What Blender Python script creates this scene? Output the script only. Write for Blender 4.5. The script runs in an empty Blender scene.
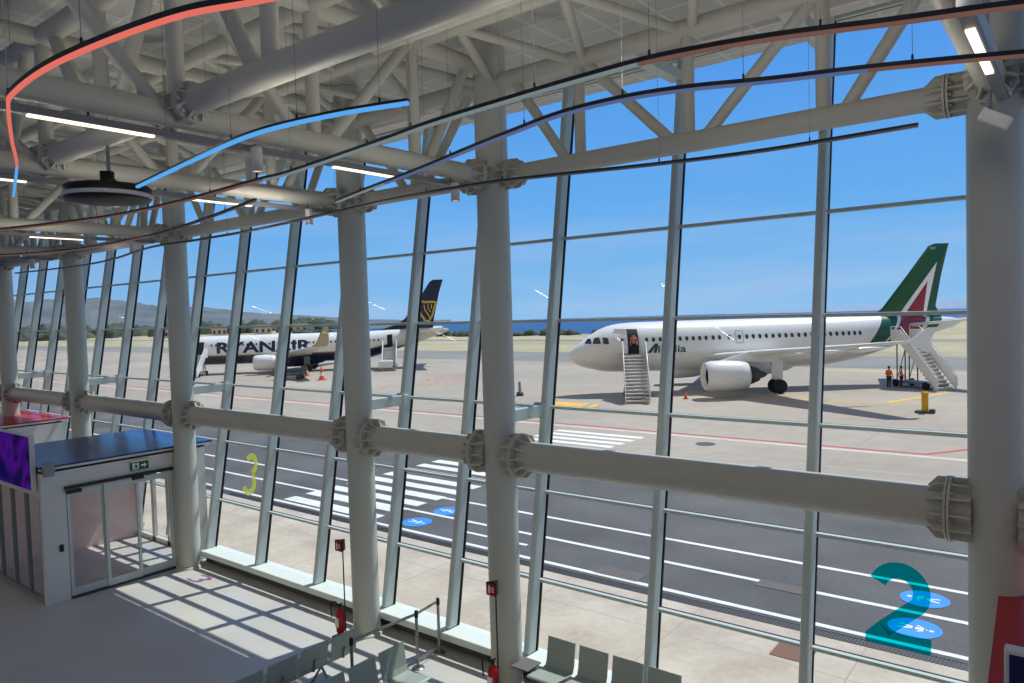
import bpy, bmesh, math, random
from mathutils import Vector, Matrix
random.seed(7)
PI = math.pi
sc = bpy.context.scene
col = sc.collection
def V(*a): return Vector(a)
def R(d): return math.radians(d)

# ------------------------------------------------------------------ materials
def lin(c):
    out = []
    for v in c:
        v /= 255.0
        out.append(v / 12.92 if v <= 0.04045 else ((v + 0.055) / 1.055) ** 2.4)
    return (*out, 1.0)
def new_mat(name):
    m = bpy.data.materials.new(name); m.use_nodes = True
    nt = m.node_tree; nt.nodes.clear()
    out = nt.nodes.new('ShaderNodeOutputMaterial')
    return m, nt, out
def N(nt, t, **kw):
    n = nt.nodes.new(t)
    for k, v in kw.items(): setattr(n, k, v)
    return n
def mixrgb(nt, fac, a, b, blend='MIX'):
    n = N(nt, 'ShaderNodeMix', data_type='RGBA', blend_type=blend)
    if hasattr(fac, 'is_linked') or hasattr(fac, 'links'): nt.links.new(fac, n.inputs[0])
    else: n.inputs[0].default_value = fac
    for s, v in ((6, a), (7, b)):
        if hasattr(v, 'links'): nt.links.new(v, n.inputs[s])
        else: n.inputs[s].default_value = v
    return n.outputs[2]
def noise(nt, scale, detail=3.0, coord='Object', vec=None):
    tc = N(nt, 'ShaderNodeTexCoord'); n = N(nt, 'ShaderNodeTexNoise')
    n.inputs['Scale'].default_value = scale; n.inputs['Detail'].default_value = detail
    nt.links.new(vec if vec is not None else tc.outputs[coord], n.inputs['Vector'])
    return n.outputs['Fac']
def principled(nt, out, color, rough=0.5, metal=0.0, spec=0.5):
    p = N(nt, 'ShaderNodeBsdfPrincipled')
    if hasattr(color, 'links'): nt.links.new(color, p.inputs['Base Color'])
    else: p.inputs['Base Color'].default_value = color
    p.inputs['Roughness'].default_value = rough; p.inputs['Metallic'].default_value = metal
    p.inputs['Specular IOR Level'].default_value = spec
    nt.links.new(p.outputs[0], out.inputs[0]); return p
def paint(name, rgb, rough=0.5, metal=0.0, var=0.06, scale=3.0, spec=0.4):
    m, nt, out = new_mat(name)
    c = lin(rgb); d = tuple(x * (1 - 2 * var) for x in c[:3]) + (1,)
    f = noise(nt, scale)
    principled(nt, out, mixrgb(nt, f, c, d), rough, metal, spec); return m
def emit(name, rgb, strength):
    m, nt, out = new_mat(name)
    e = N(nt, 'ShaderNodeEmission'); e.inputs[0].default_value = lin(rgb); e.inputs[1].default_value = strength
    nt.links.new(e.outputs[0], out.inputs[0]); return m
def ramp(nt, fac, stops):
    r = N(nt, 'ShaderNodeValToRGB'); nt.links.new(fac, r.inputs[0])
    e = r.color_ramp.elements
    while len(e) < len(stops): e.new(0.5)
    for el, (p, c) in zip(e, stops): el.position = p; el.color = c
    return r.outputs[0]
def math_(nt, op, a, b=None, clamp=False):
    n = N(nt, 'ShaderNodeMath', operation=op, use_clamp=clamp)
    for i, v in enumerate((a, b)):
        if v is None: continue
        if hasattr(v, 'links'): nt.links.new(v, n.inputs[i])
        else: n.inputs[i].default_value = v
    return n.outputs[0]
def ground_mat(name, rgb_a, rgb_b, scale, rough, joint=None, jcol=None, fine=20.0):
    m, nt, out = new_mat(name)
    big = noise(nt, scale, 4.0); sm = noise(nt, fine, 3.0)
    f = math_(nt, 'ADD', math_(nt, 'MULTIPLY', big, 0.7), math_(nt, 'MULTIPLY', sm, 0.3))
    c = ramp(nt, f, [(0.35, lin(rgb_a)), (0.65, lin(rgb_b))])
    if joint:
        tc = N(nt, 'ShaderNodeTexCoord'); b = N(nt, 'ShaderNodeTexBrick')
        b.offset = 0.0; b.inputs['Scale'].default_value = 1.0
        b.inputs['Brick Width'].default_value = joint[0]; b.inputs['Row Height'].default_value = joint[1]
        b.inputs['Mortar Size'].default_value = joint[2]; b.inputs['Mortar Smooth'].default_value = 0.2
        nt.links.new(tc.outputs['Object'], b.inputs['Vector'])
        c = mixrgb(nt, b.outputs['Fac'], c, lin(jcol))
    principled(nt, out, c, rough, 0, 0.3); return m

M = {}
M['steel'] = paint('painted_steel', (192, 190, 177), 0.42, var=0.03, scale=1.2)
M['column'] = paint('column_paint', (194, 196, 184), 0.38, var=0.03, scale=1.0)
M['alu'] = paint('facade_aluminium', (196, 206, 200), 0.4, var=0.03)
M['gasket'] = paint('black_gasket', (14, 16, 18), 0.5)
M['sill'] = paint('sill_paint', (226, 232, 226), 0.45, var=0.03)
M['plinth'] = paint('plinth_paint', (92, 92, 88), 0.6)
M['wall'] = paint('wall_paint', (214, 212, 208), 0.5, var=0.02)
M['wallpink'] = paint('cabin_lining', (226, 200, 196), 0.5, var=0.02)
M['blueroof'] = paint('blue_roof', (12, 46, 122), 0.24, var=0.08, spec=0.6)
M['redroof'] = paint('red_roof', (190, 14, 28), 0.3, var=0.06, spec=0.5)
M['black'] = paint('black_plastic', (20, 20, 22), 0.45)
M['dark'] = paint('dark_grey_metal', (52, 52, 54), 0.45)
M['grey'] = paint('mid_grey_metal', (128, 130, 130), 0.45)
M['chrome'] = paint('brushed_steel', (150, 152, 150), 0.3, metal=0.8)
M['belt'] = paint('grey_belt', (150, 152, 148), 0.7)
M['seat'] = paint('seat_shell', (156, 166, 158), 0.4, var=0.03)
M['tray'] = paint('tray_laminate', (108, 104, 102), 0.5)
M['red'] = paint('red_enamel', (178, 18, 22), 0.3)
M['white'] = paint('white_enamel', (238, 238, 236), 0.4, var=0.02)
M['signgreen'] = paint('escape_green', (10, 92, 62), 0.45)
M['planewhite'] = paint('aircraft_white', (232, 232, 230), 0.28, var=0.03, scale=0.6)
M['navy'] = paint('navy_livery', (22, 32, 66), 0.3)
M['gold'] = paint('gold_livery', (206, 170, 70), 0.4)
M['winglet'] = paint('tan_livery', (186, 172, 134), 0.4)
M['glassdark'] = paint('dark_glazing', (26, 32, 40), 0.12, spec=0.8)
M['tyre'] = paint('tyre_rubber', (28, 28, 28), 0.8)
M['green'] = paint('green_livery', (0, 78, 48), 0.35)
M['orange'] = paint('hi_vis_orange', (236, 92, 30), 0.6)
M['skin'] = paint('skin', (196, 146, 118), 0.55)
M['cloth'] = paint('dark_cloth', (36, 40, 54), 0.8)
M['rose'] = paint('rose_shirt', (206, 104, 92), 0.8)
M['hair'] = paint('dark_hair', (34, 26, 20), 0.7)
M['yellow'] = paint('yellow_enamel', (214, 164, 20), 0.5)
M['markwhite'] = ground_mat('white_road_paint', (214, 212, 206), (240, 238, 232), 1.5, 0.7)
M['markpale'] = ground_mat('worn_pale_paint', (186, 176, 164), (206, 196, 184), 1.5, 0.8)
M['markworn'] = ground_mat('worn_red_paint', (176, 122, 112), (190, 150, 138), 1.0, 0.8)
M['markred'] = ground_mat('red_road_paint', (176, 60, 62), (200, 74, 74), 1.0, 0.7)
M['markyellow'] = ground_mat('yellow_road_paint', (214, 164, 60), (232, 186, 80), 1.0, 0.7)
M['markblue'] = ground_mat('blue_road_paint', (46, 136, 222), (60, 150, 232), 1.0, 0.6)
M['asphalt'] = ground_mat('asphalt', (80, 78, 78), (104, 101, 100), 0.35, 0.85, fine=9)
M['taxi'] = ground_mat('taxiway_asphalt', (124, 122, 118), (140, 138, 134), 0.1, 0.9)
M['apron'] = ground_mat('apron_concrete', (152, 141, 128), (174, 163, 149), 0.08, 0.85, (7.5, 7.5, 0.035), (150, 142, 132), fine=1.2)
M['pave'] = ground_mat('pavement_concrete', (176, 162, 146), (204, 190, 173), 0.8, 0.85, (3.0, 3.0, 0.012), (164, 152, 136), fine=6)
M['floor'] = ground_mat('terrazzo_floor', (188, 185, 181), (200, 197, 192), 0.6, 0.34, (1.2, 0.6, 0.004), (182, 178, 175), fine=60)
M['grass'] = ground_mat('dry_grass', (150, 144, 112), (186, 172, 142), 0.05, 0.95, fine=0.5)
M['hill'] = ground_mat('hazed_hill_scrub', (78, 94, 106), (118, 120, 120), 0.006, 1.0, fine=0.03)  # scrub tone greyed and blued, distance haze mixed into the colour
M['ridge'] = ground_mat('hazed_ridge_rock', (128, 150, 176), (140, 160, 184), 0.006, 1.0, fine=0.03)  # pale blue is distance haze put into the ridge colour
M['leaf'] = ground_mat('coastal_scrub', (52, 66, 58), (84, 94, 76), 0.4, 0.95, fine=2)
M['sea'] = paint('sea_water', (22, 66, 118), 0.35, var=0.12, scale=0.02, spec=0.25)
M['stucco'] = paint('stucco', (216, 204, 188), 0.8)
M['tile'] = paint('roof_tile', (128, 96, 80), 0.8)
M['drain'] = paint('cast_iron', (70, 70, 72), 0.6)
M['cover'] = paint('worn_cover', (112, 104, 98), 0.85, var=0.15, scale=6)
M['rust'] = paint('rusty_iron', (128, 92, 74), 0.8)
M['lamp_warm'] = emit('warm_lamp', (255, 226, 200), 2.2)
M['lamp_spot'] = emit('spot_lamp', (255, 206, 176), 1.3)
M['led_salmon'] = emit('led_salmon', (230, 116, 102), 0.95)
M['led_blue'] = emit('led_blue', (88, 168, 240), 1.0)
M['led_pale'] = emit('led_pale', (176, 196, 200), 0.4)
M['led_lilac'] = emit('led_lilac', (140, 160, 220), 0.35)
M['led_rose'] = emit('led_rose', (200, 146, 132), 0.28)
M['led_off'] = paint('led_unlit', (150, 150, 150), 0.5)

def glass_mat(name, tint, refl=0.05):
    m, nt, out = new_mat(name)
    t = N(nt, 'ShaderNodeBsdfTransparent'); t.inputs[0].default_value = (*tint, 1)
    g = N(nt, 'ShaderNodeBsdfGlossy'); g.inputs['Roughness'].default_value = 0.0
    f = N(nt, 'ShaderNodeLayerWeight'); f.inputs[0].default_value = 0.5
    k = math_(nt, 'ADD', math_(nt, 'MULTIPLY', math_(nt, 'POWER', f.outputs['Facing'], 5.0), 0.6), 0.03)
    mx = N(nt, 'ShaderNodeMixShader'); nt.links.new(k, mx.inputs[0])
    nt.links.new(t.outputs[0], mx.inputs[1]); nt.links.new(g.outputs[0], mx.inputs[2])
    nt.links.new(mx.outputs[0], out.inputs[0]); return m
M['glass'] = glass_mat('facade_glass', (0.87, 0.93, 0.92))
M['cabinglass'] = glass_mat('cabin_glass', (0.93, 0.94, 0.93))
def film(name, tint, diff, k):
    m, nt, out = new_mat(name)
    t = N(nt, 'ShaderNodeBsdfTransparent'); t.inputs[0].default_value = (*tint, 1)
    g = N(nt, 'ShaderNodeBsdfTranslucent'); g.inputs[0].default_value = lin(diff)
    mx = N(nt, 'ShaderNodeMixShader'); mx.inputs[0].default_value = k
    nt.links.new(t.outputs[0], mx.inputs[1]); nt.links.new(g.outputs[0], mx.inputs[2])
    nt.links.new(mx.outputs[0], out.inputs[0]); return m
M['tealfilm'] = film('teal_film', (0.0, 0.62, 0.66), (0, 120, 130), 0.12)
M['limefilm'] = film('dichroic_film', (0.85, 0.04, 0.85), (206, 240, 0), 0.55)
# ceiling panels
m, nt, out = new_mat('ceiling_panels')
tc = N(nt, 'ShaderNodeTexCoord'); b = N(nt, 'ShaderNodeTexBrick'); b.offset = 0
b.inputs['Scale'].default_value = 1; b.inputs['Brick Width'].default_value = 0.8; b.inputs['Row Height'].default_value = 0.8
b.inputs['Mortar Size'].default_value = 0.03; b.inputs['Mortar Smooth'].default_value = 0.1
nt.links.new(tc.outputs['Object'], b.inputs['Vector'])
v = N(nt, 'ShaderNodeTexVoronoi'); v.inputs['Scale'].default_value = 28; nt.links.new(tc.outputs['Object'], v.inputs['Vector'])
dots = ramp(nt, v.outputs['Distance'], [(0.12, lin((150, 150, 146))), (0.3, lin((196, 196, 190)))])
principled(nt, out, mixrgb(nt, b.outputs['Fac'], dots, lin((214, 214, 208))), 0.6)
M['ceiling'] = m
# green / white / red tail band on the fuselage and fin of the near aircraft
def lt(nt, x, z, p, q):          # 1 where the point lies to the right (x greater) of the line p-q
    k = (q[0] - p[0]) / (q[1] - p[1])
    xl = math_(nt, 'ADD', math_(nt, 'MULTIPLY', math_(nt, 'SUBTRACT', z, p[1]), k), p[0])
    return math_(nt, 'GREATER_THAN', x, xl)
def tail_livery(name, base, fus):
    m, nt, out = new_mat(name)
    tc = N(nt, 'ShaderNodeTexCoord'); s = N(nt, 'ShaderNodeSeparateXYZ'); nt.links.new(tc.outputs['Object'], s.inputs[0])
    x, z = s.outputs[0], s.outputs[2]
    W, G, RD = lin((232, 232, 230)), lin((0, 80, 46)), lin((140, 26, 36))
    c = W
    gl = lt(nt, x, z, (26.31, 6.53), (25.1, 3.61)) if not fus else lt(nt, x, z, (26.43, 5.65), (24.88, 3.63))
    wl = lt(nt, x, z, (31.82, 10.3), (28.45, 6.05)) if not fus else lt(nt, x, z, (27.87, 5.61), (26.4, 3.65))
    wr = lt(nt, x, z, (31.82, 10.3), (30.86, 6.14)) if not fus else lt(nt, x, z, (30.84, 5.45), (30.09, 4.4))
    rl = lt(nt, x, z, (30.95, 8.68), (29.0, 6.12)) if not fus else lt(nt, x, z, (28.19, 5.6), (26.96, 4.1))
    rr = lt(nt, x, z, (30.95, 8.68), (30.57, 6.14)) if not fus else lt(nt, x, z, (30.46, 5.46), (29.6, 4.42))
    if fus:
        c = mixrgb(nt, gl, W, G); c = mixrgb(nt, wl, c, W); c = mixrgb(nt, rl, c, RD); c = mixrgb(nt, rr, c, W)
        c = mixrgb(nt, wr, c, G); c = mixrgb(nt, lt(nt, x, z, (31.98, 5.41), (31.07, 4.37)), c, W)
        low = math_(nt, 'GREATER_THAN', z, 3.6); c = mixrgb(nt, low, W, c)
        n = noise(nt, 0.8); c = mixrgb(nt, math_(nt, 'MULTIPLY', n, 0.12), c, lin((150, 148, 140)))
    else:
        inw = math_(nt, 'MULTIPLY', wl, math_(nt, 'SUBTRACT', 1.0, wr))
        inr = math_(nt, 'MULTIPLY', rl, math_(nt, 'SUBTRACT', 1.0, rr))
        c = mixrgb(nt, inw, G, W); c = mixrgb(nt, inr, c, RD)
    principled(nt, out, c, 0.28); return m
M['fus_a'] = tail_livery('green_banded_fuselage', None, True)
M['fin_a'] = tail_livery('green_fin_with_red_triangle', None, False)
m, nt, out = new_mat('white_over_navy_fuselage')
tc = N(nt, 'ShaderNodeTexCoord'); s = N(nt, 'ShaderNodeSeparateXYZ'); nt.links.new(tc.outputs['Object'], s.inputs[0])
zz = math_(nt, 'SUBTRACT', s.outputs[2], math_(nt, 'MULTIPLY', math_(nt, 'MAXIMUM', math_(nt, 'SUBTRACT', s.outputs[0], 27.0), 0.0), 0.22))
c = mixrgb(nt, math_(nt, 'GREATER_THAN', zz, 2.55), lin((24, 34, 66)), lin((200, 166, 78)))
c = mixrgb(nt, math_(nt, 'GREATER_THAN', zz, 2.7), c, lin((234, 234, 232)))
c = mixrgb(nt, lt(nt, s.outputs[0], s.outputs[2], (32.6, 5.6), (31.2, 3.2)), c, mixrgb(nt, math_(nt, 'GREATER_THAN', zz, 1.9), lin((24, 34, 66)), lin((208, 204, 190))))
principled(nt, out, c, 0.28)
M['fus_r'] = m
# screens
def screen_mat(name, stops, scale):
    m, nt, out = new_mat(name)
    f = noise(nt, scale, 1.5, 'Object')
    c = ramp(nt, f, stops)
    e = N(nt, 'ShaderNodeEmission'); nt.links.new(c, e.inputs[0]); e.inputs[1].default_value = 0.8
    nt.links.new(e.outputs[0], out.inputs[0]); return m
M['screen'] = screen_mat('purple_screen', [(0.30, lin((10, 10, 90))), (0.42, lin((26, 16, 70))), (0.52, lin((70, 20, 130))), (0.6, lin((20, 8, 40))), (0.72, lin((190, 30, 40)))], 1.0)
M['screennavy'] = emit('navy_screen', (16, 18, 44), 0.7)
M['screenyellow'] = emit('yellow_disc', (232, 176, 20), 0.8)

# ------------------------------------------------------------------ mesh collector
class MB:
    def __init__(s): s.v = []; s.f = []; s.sm = []; s.mi = []; s.m = 0
    def add(s, vs, fs, smooth=False):
        o = len(s.v); s.v += [tuple(p) for p in vs]
        for f in fs: s.f.append([o + i for i in f]); s.sm.append(smooth); s.mi.append(s.m)
        return s
    def box(s, c, d, rot=None, bev=0.0, shear=None):
        x, y, z = d[0] / 2, d[1] / 2, d[2] / 2
        if bev <= 0:
            vs = [V(a * x, b * y, e * z) for e in (-1, 1) for b in (-1, 1) for a in (-1, 1)]
            fs = [(0, 2, 3, 1), (4, 5, 7, 6), (0, 1, 5, 4), (2, 6, 7, 3), (0, 4, 6, 2), (1, 3, 7, 5)]
        else:
            bm = bmesh.new(); bmesh.ops.create_cube(bm, size=1.0)
            for q in bm.verts: q.co = V(q.co.x * d[0], q.co.y * d[1], q.co.z * d[2])
            bmesh.ops.bevel(bm, geom=list(bm.edges), offset=bev, segments=2, affect='EDGES', profile=0.5)
            bm.verts.index_update(); vs = [q.co.copy() for q in bm.verts]; fs = [[q.index for q in f.verts] for f in bm.faces]; bm.free()
        out = []
        for p in vs:
            if rot is not None: p = rot @ p
            if shear: p = V(p.x, p.y + shear * p.z, p.z)
            out.append(p + V(*c))
        return s.add(out, fs)
    def tube(s, a, b, r, r2=None, n=14, caps=True):
        a, b = V(*a), V(*b); r2 = r if r2 is None else r2
        d = (b - a).normalized(); u = d.orthogonal().normalized(); w = d.cross(u)
        ra = [a + (u * math.cos(t) + w * math.sin(t)) * r for t in [2 * PI * i / n for i in range(n)]]
        rb = [b + (u * math.cos(t) + w * math.sin(t)) * r2 for t in [2 * PI * i / n for i in range(n)]]
        s.add(ra + rb, [(i, (i + 1) % n, n + (i + 1) % n, n + i) for i in range(n)], True)
        if caps: s.add(ra, [list(range(n))[::-1]]); s.add(rb, [list(range(n))])
        return s
    def lathe(s, prof, origin=(0, 0, 0), axis=(0, 0, 1), n=24, smooth=True):
        o = V(*origin); d = V(*axis).normalized(); u = d.orthogonal().normalized(); w = d.cross(u)
        vs = []; k = len(prof)
        for i in range(n):
            t = 2 * PI * i / n; e = u * math.cos(t) + w * math.sin(t)
            vs += [o + d * h + e * r for r, h in prof]
        fs = [(i * k + j, ((i + 1) % n) * k + j, ((i + 1) % n) * k + j + 1, i * k + j + 1) for i in range(n) for j in range(k - 1)]
        return s.add(vs, fs, smooth)
    def loft(s, rings, closed=True, caps=True, smooth=True):
        n = len(rings[0]); vs = [p for r in rings for p in r]
        fs = []
        for j in range(len(rings) - 1):
            for i in range(n if closed else n - 1):
                fs.append((j * n + i, j * n + (i + 1) % n, (j + 1) * n + (i + 1) % n, (j + 1) * n + i))
        s.add(vs, fs, smooth)
        if caps: s.add(rings[0], [list(range(n))[::-1]]); s.add(rings[-1], [list(range(n))])
        return s
    def prism(s, pts, e):       # planar outline pushed along e
        e = V(*e); a = [V(*p) for p in pts]; n = len(a); b = [p + e for p in a]
        s.add(a + b, [list(range(n))[::-1], [n + i for i in range(n)]] + [(i, (i + 1) % n, n + (i + 1) % n, n + i) for i in range(n)])
        return s
    def sweep(s, path, w, h, closed=False, up=(0, 0, 1)):   # rectangular section along a path; w across, h upward
        up = V(*up); P = [V(*p) for p in path]; rings = []
        for i, p in enumerate(P):
            d = (P[min(i + 1, len(P) - 1)] - P[max(i - 1, 0)]).normalized(); a = d.cross(up).normalized(); q = a.cross(d).normalized()
            rings.append([p + a * w / 2 + q * h / 2, p - a * w / 2 + q * h / 2, p - a * w / 2 - q * h / 2, p + a * w / 2 - q * h / 2])
        return s.loft(rings, True, True, False)
    def bent(s, path, r, n=8):
        P = [V(*p) for p in path]; rings = []; u = None
        for i, p in enumerate(P):
            d = (P[min(i + 1, len(P) - 1)] - P[max(i - 1, 0)]).normalized()
            u = d.orthogonal().normalized() if u is None else (u - d * u.dot(d)).normalized()
            w = d.cross(u); rings.append([p + (u * math.cos(t) + w * math.sin(t)) * r for t in [2 * PI * k / n for k in range(n)]])
        return s.loft(rings)
    def build(s, name, mats, parent=None, loc=None, rot=None):
        me = bpy.data.meshes.new(name); me.from_pydata(s.v, [], s.f); me.update()
        me.polygons.foreach_set('use_smooth', s.sm); me.polygons.foreach_set('material_index', s.mi)
        for mm in (mats if isinstance(mats, (list, tuple)) else [mats]): me.materials.append(mm)
        bm = bmesh.new(); bm.from_mesh(me); bmesh.ops.remove_doubles(bm, verts=bm.verts, dist=1e-6) if False else None
        bmesh.ops.recalc_face_normals(bm, faces=bm.faces); bm.to_mesh(me); bm.free()
        o = bpy.data.objects.new(name, me); col.objects.link(o)
        if parent: o.parent = parent
        if loc: o.location = loc
        if rot is not None: o.rotation_euler = rot
        return o
def tag(o, label=None, cat=None, group=None, kind=None):
    if label: o['label'] = label
    if cat: o['category'] = cat
    if group: o['group'] = group
    if kind: o['kind'] = kind
    return o
def empty(name, loc, rz=0.0, label=None, cat=None, group=None, kind=None):
    o = bpy.data.objects.new(name, None); col.objects.link(o); o.location = loc; o.rotation_euler = (0, 0, rz)
    o.empty_display_size = 0.2
    return tag(o, label, cat, group, kind)
def dup(root, loc, rz=None, label=None):
    r = root.copy(); col.objects.link(r); r.location = loc
    if rz is not None: r.rotation_euler = (0, 0, rz)
    if label: r['label'] = label
    for ch in list(root.children):
        c = ch.copy(); col.objects.link(c); c.parent = r
        for g in list(ch.children):
            d = g.copy(); col.objects.link(d); d.parent = c
    return r
def struct(name, mb, mats, parent=None, label=None):
    o = mb.build(name, mats, parent)
    if parent is None: o['kind'] = 'structure'
    if label: o['label'] = label
    return o
def catmull(pts, n=8):
    P = [V(*p) for p in pts]; out = []
    for i in range(len(P) - 1):
        a, b, c, d = P[max(i - 1, 0)], P[i], P[i + 1], P[min(i + 2, len(P) - 1)]
        for k in range(n):
            t = k / n
            out.append(0.5 * ((2 * b) + (c - a) * t + (2 * a - 5 * b + 4 * c - d) * t * t + (3 * b - a - 3 * c + d) * t ** 3))
    out.append(P[-1]); return out
def text_mesh(txt, size, bold=0.0, xs=1.0):
    cu = bpy.data.curves.new('t', 'FONT'); cu.body = txt; cu.size = size; cu.offset = bold; cu.resolution_u = 6
    o = bpy.data.objects.new('t', cu); col.objects.link(o); bpy.context.view_layer.update()
    me = bpy.data.meshes.new_from_object(o.evaluated_get(bpy.context.evaluated_depsgraph_get()))
    bm = bmesh.new(); bm.from_mesh(me)
    bpy.data.objects.remove(o); bpy.data.curves.remove(cu); bpy.data.meshes.remove(me)
    zs = [q.co.y for q in bm.verts]; lo, hi = min(zs), max(zs)
    for k in range(1, 6):
        bmesh.ops.bisect_plane(bm, geom=bm.verts[:] + bm.edges[:] + bm.faces[:], plane_co=(0, lo + (hi - lo) * k / 6, 0), plane_no=(0, 1, 0))
    bm.verts.index_update()
    vs = [(q.co.x * xs, q.co.y) for q in bm.verts]; fs = [[q.index for q in f.verts] for f in bm.faces]; bm.free()
    x0 = min(p[0] for p in vs); return [(p[0] - x0, p[1]) for p in vs], fs

# ------------------------------------------------------------------ camera
F = 733.5; YAW, PITCH, ROLL = R(38.28), R(2.254), R(1.705); EYE = 5.9
fw = V(-math.sin(YAW) * math.cos(PITCH), math.cos(YAW) * math.cos(PITCH), -math.sin(PITCH))
r0 = V(math.cos(YAW), math.sin(YAW), 0); d0 = fw.cross(r0)
rt = math.cos(ROLL) * r0 + math.sin(ROLL) * d0; dn = -math.sin(ROLL) * r0 + math.cos(ROLL) * d0
cam = bpy.data.cameras.new('camera'); cam.sensor_width = 36.0; cam.lens = F / 1024 * 36.0; cam.clip_end = 20000; cam.clip_start = 0.05
co = bpy.data.objects.new('camera', cam); col.objects.link(co)
mw = Matrix((( rt.x, -dn.x, -fw.x, 0), (rt.y, -dn.y, -fw.y, 0), (rt.z, -dn.z, -fw.z, EYE), (0, 0, 0, 1)))
co.matrix_world = mw; sc.camera = co

# ------------------------------------------------------------------ hall shell
YC = 8.85
XC = [-0.75, -7.28, -10.65, -17.1, -23.0, -28.6, -34.2]
CN = ['beside the red cabin with the navy screen', 'left of the four-seat window bench',
      'behind the belt barrier', 'in front of the blue-roofed cabin', 'just behind the blue-roofed cabin',
      'rising through the far red roof', 'beyond the far red roof']
SL = 0.17; Y0 = 9.33
def fy(z): return Y0 + SL * z
ZT = [0.32, 1.46, 2.88, 4.28, 5.74, 7.15, 8.55, 9.88]
struct('floor', MB().box((-19, -2.2, -0.15), (56, 23.8, 0.3)), M['floor'])
struct('ceiling', MB().box((-19, -1.0, 10.25), (58, 26.6, 0.36)), M['ceiling'])
MX = [3.6, 1.4, -0.72, -2.87, -5.05, -7.22, -8.97, -10.65, -12.8, -14.95, -17.1, -19.07, -21.03, -23.0, -24.87, -26.73, -28.6, -30.47, -32.33, -34.2, -36.1, -38.0, -40.0]
ang = math.atan(SL)
for i in range(len(MX) - 1):
    xr, xl = MX[i], MX[i + 1]; w = xr - xl; xm = (xr + xl) / 2
    win = empty(f'window_{i + 1}', (xm, fy(0.32), 0.32), kind='structure')
    zt = ZT[-1] - 0.32; cabz = -0.32 if (-21.3 < xm < -17.3 or -29.9 < xm < -26.0) else 0.0
    # mullion on the right edge of each strip, leaning outward with the glass
    mb = MB(); mb.box((w / 2, SL * zt / 2 - 0.02, zt / 2), (0.115, 0.23, zt), bev=0.035, shear=SL); mb.build('mullion', M['alu'], win)
    mb = MB(); mb.box((w / 2, SL * zt / 2 + 0.12, zt / 2), (0.125, 0.035, zt), shear=SL); mb.build('cover_profile', M['gasket'], win)
    if i == len(MX) - 2:
        MB().box((-w / 2, SL * zt / 2, zt / 2), (0.115, 0.23, zt), shear=SL).build('mullion', M['alu'], win)
    for k in range(len(ZT) - 1):
        z0, z1 = ZT[k] - 0.32 + (cabz if k == 0 else 0), ZT[k + 1] - 0.32
        g = MB(); y_ = lambda z: SL * z + 0.115
        g.add([(-w / 2 + .06, y_(z0), z0), (w / 2 - .06, y_(z0), z0), (w / 2 - .06, y_(z1), z1), (-w / 2 + .06, y_(z1), z1)], [(0, 1, 2, 3)])
        g.build('pane', M['glass'], win)
        t = MB(); t.box((0, y_(z1) - 0.05, z1), (w - 0.1, 0.08, 0.05), bev=0.008); t.build('transom', M['alu'], win)
        t = MB(); t.box((0, y_(z1) + 0.015, z1), (w - 0.1, 0.03, 0.045)); t.build('transom_gasket', M['gasket'], win)
    if -21.3 < xm < -17.3 or -29.9 < xm < -26.0: continue      # the cabins open straight on to the apron here
    t = MB(); t.box((0, -0.02, -0.07), (w, 0.52, 0.13), bev=0.015); t.build('sill', M['sill'], win)
    t = MB(); t.box((0, 0.02, -0.225), (w, 0.3, 0.19)); t.build('plinth', M['plinth'], win)
# ------------------------------------------------------------------ columns
def coupling(mb, p, d, rp, rf, n=12, inner=0.22, off=0.5, tail=0.22):
    """flange ring pair with radial fins round a pipe of radius rp leaving p along d"""
    p, d = V(*p), V(*d); u = d.orthogonal().normalized(); w = d.cross(u)
    mb.tube(p + d * (off - 0.028), p + d * (off - 0.004), rf, n=24)
    mb.tube(p + d * (off + 0.004), p + d * (off + 0.028), rf, n=24)
    mb.tube(p + d * inner, p + d * (off + tail + 0.02), rp * 1.02, n=20)
    for k in range(n):
        t = 2 * PI * (k + 0.5) / n; e = u * math.cos(t) + w * math.sin(t); q = d.cross(e) * 0.011
        o = p - q
        mb.prism([o + d * inner + e * rp * 0.9, o + d * (off - 0.02) + e * rp * 0.9, o + d * (off - 0.02) + e * rf * 0.97, o + d * inner + e * rf * 0.97], q * 2)
        mb.prism([o + d * (off + 0.02) + e * rp * 0.9, o + d * (off + tail) + e * rp * 0.9, o + d * (off + tail) + e * rp * 1.05, o + d * (off + tail * 0.55) + e * rf * 0.97, o + d * (off + 0.02) + e * rf * 0.97], q * 2)
        t2 = 2 * PI * k / n; e2 = (u * math.cos(t2) + w * math.sin(t2)) * (rp + rf) / 2
        mb.tube(p + d * (off - 0.055) + e2, p + d * (off + 0.055) + e2, 0.02, n=6)
ZP, ZB, ZTOP = 3.70, 8.0, 9.42
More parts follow.
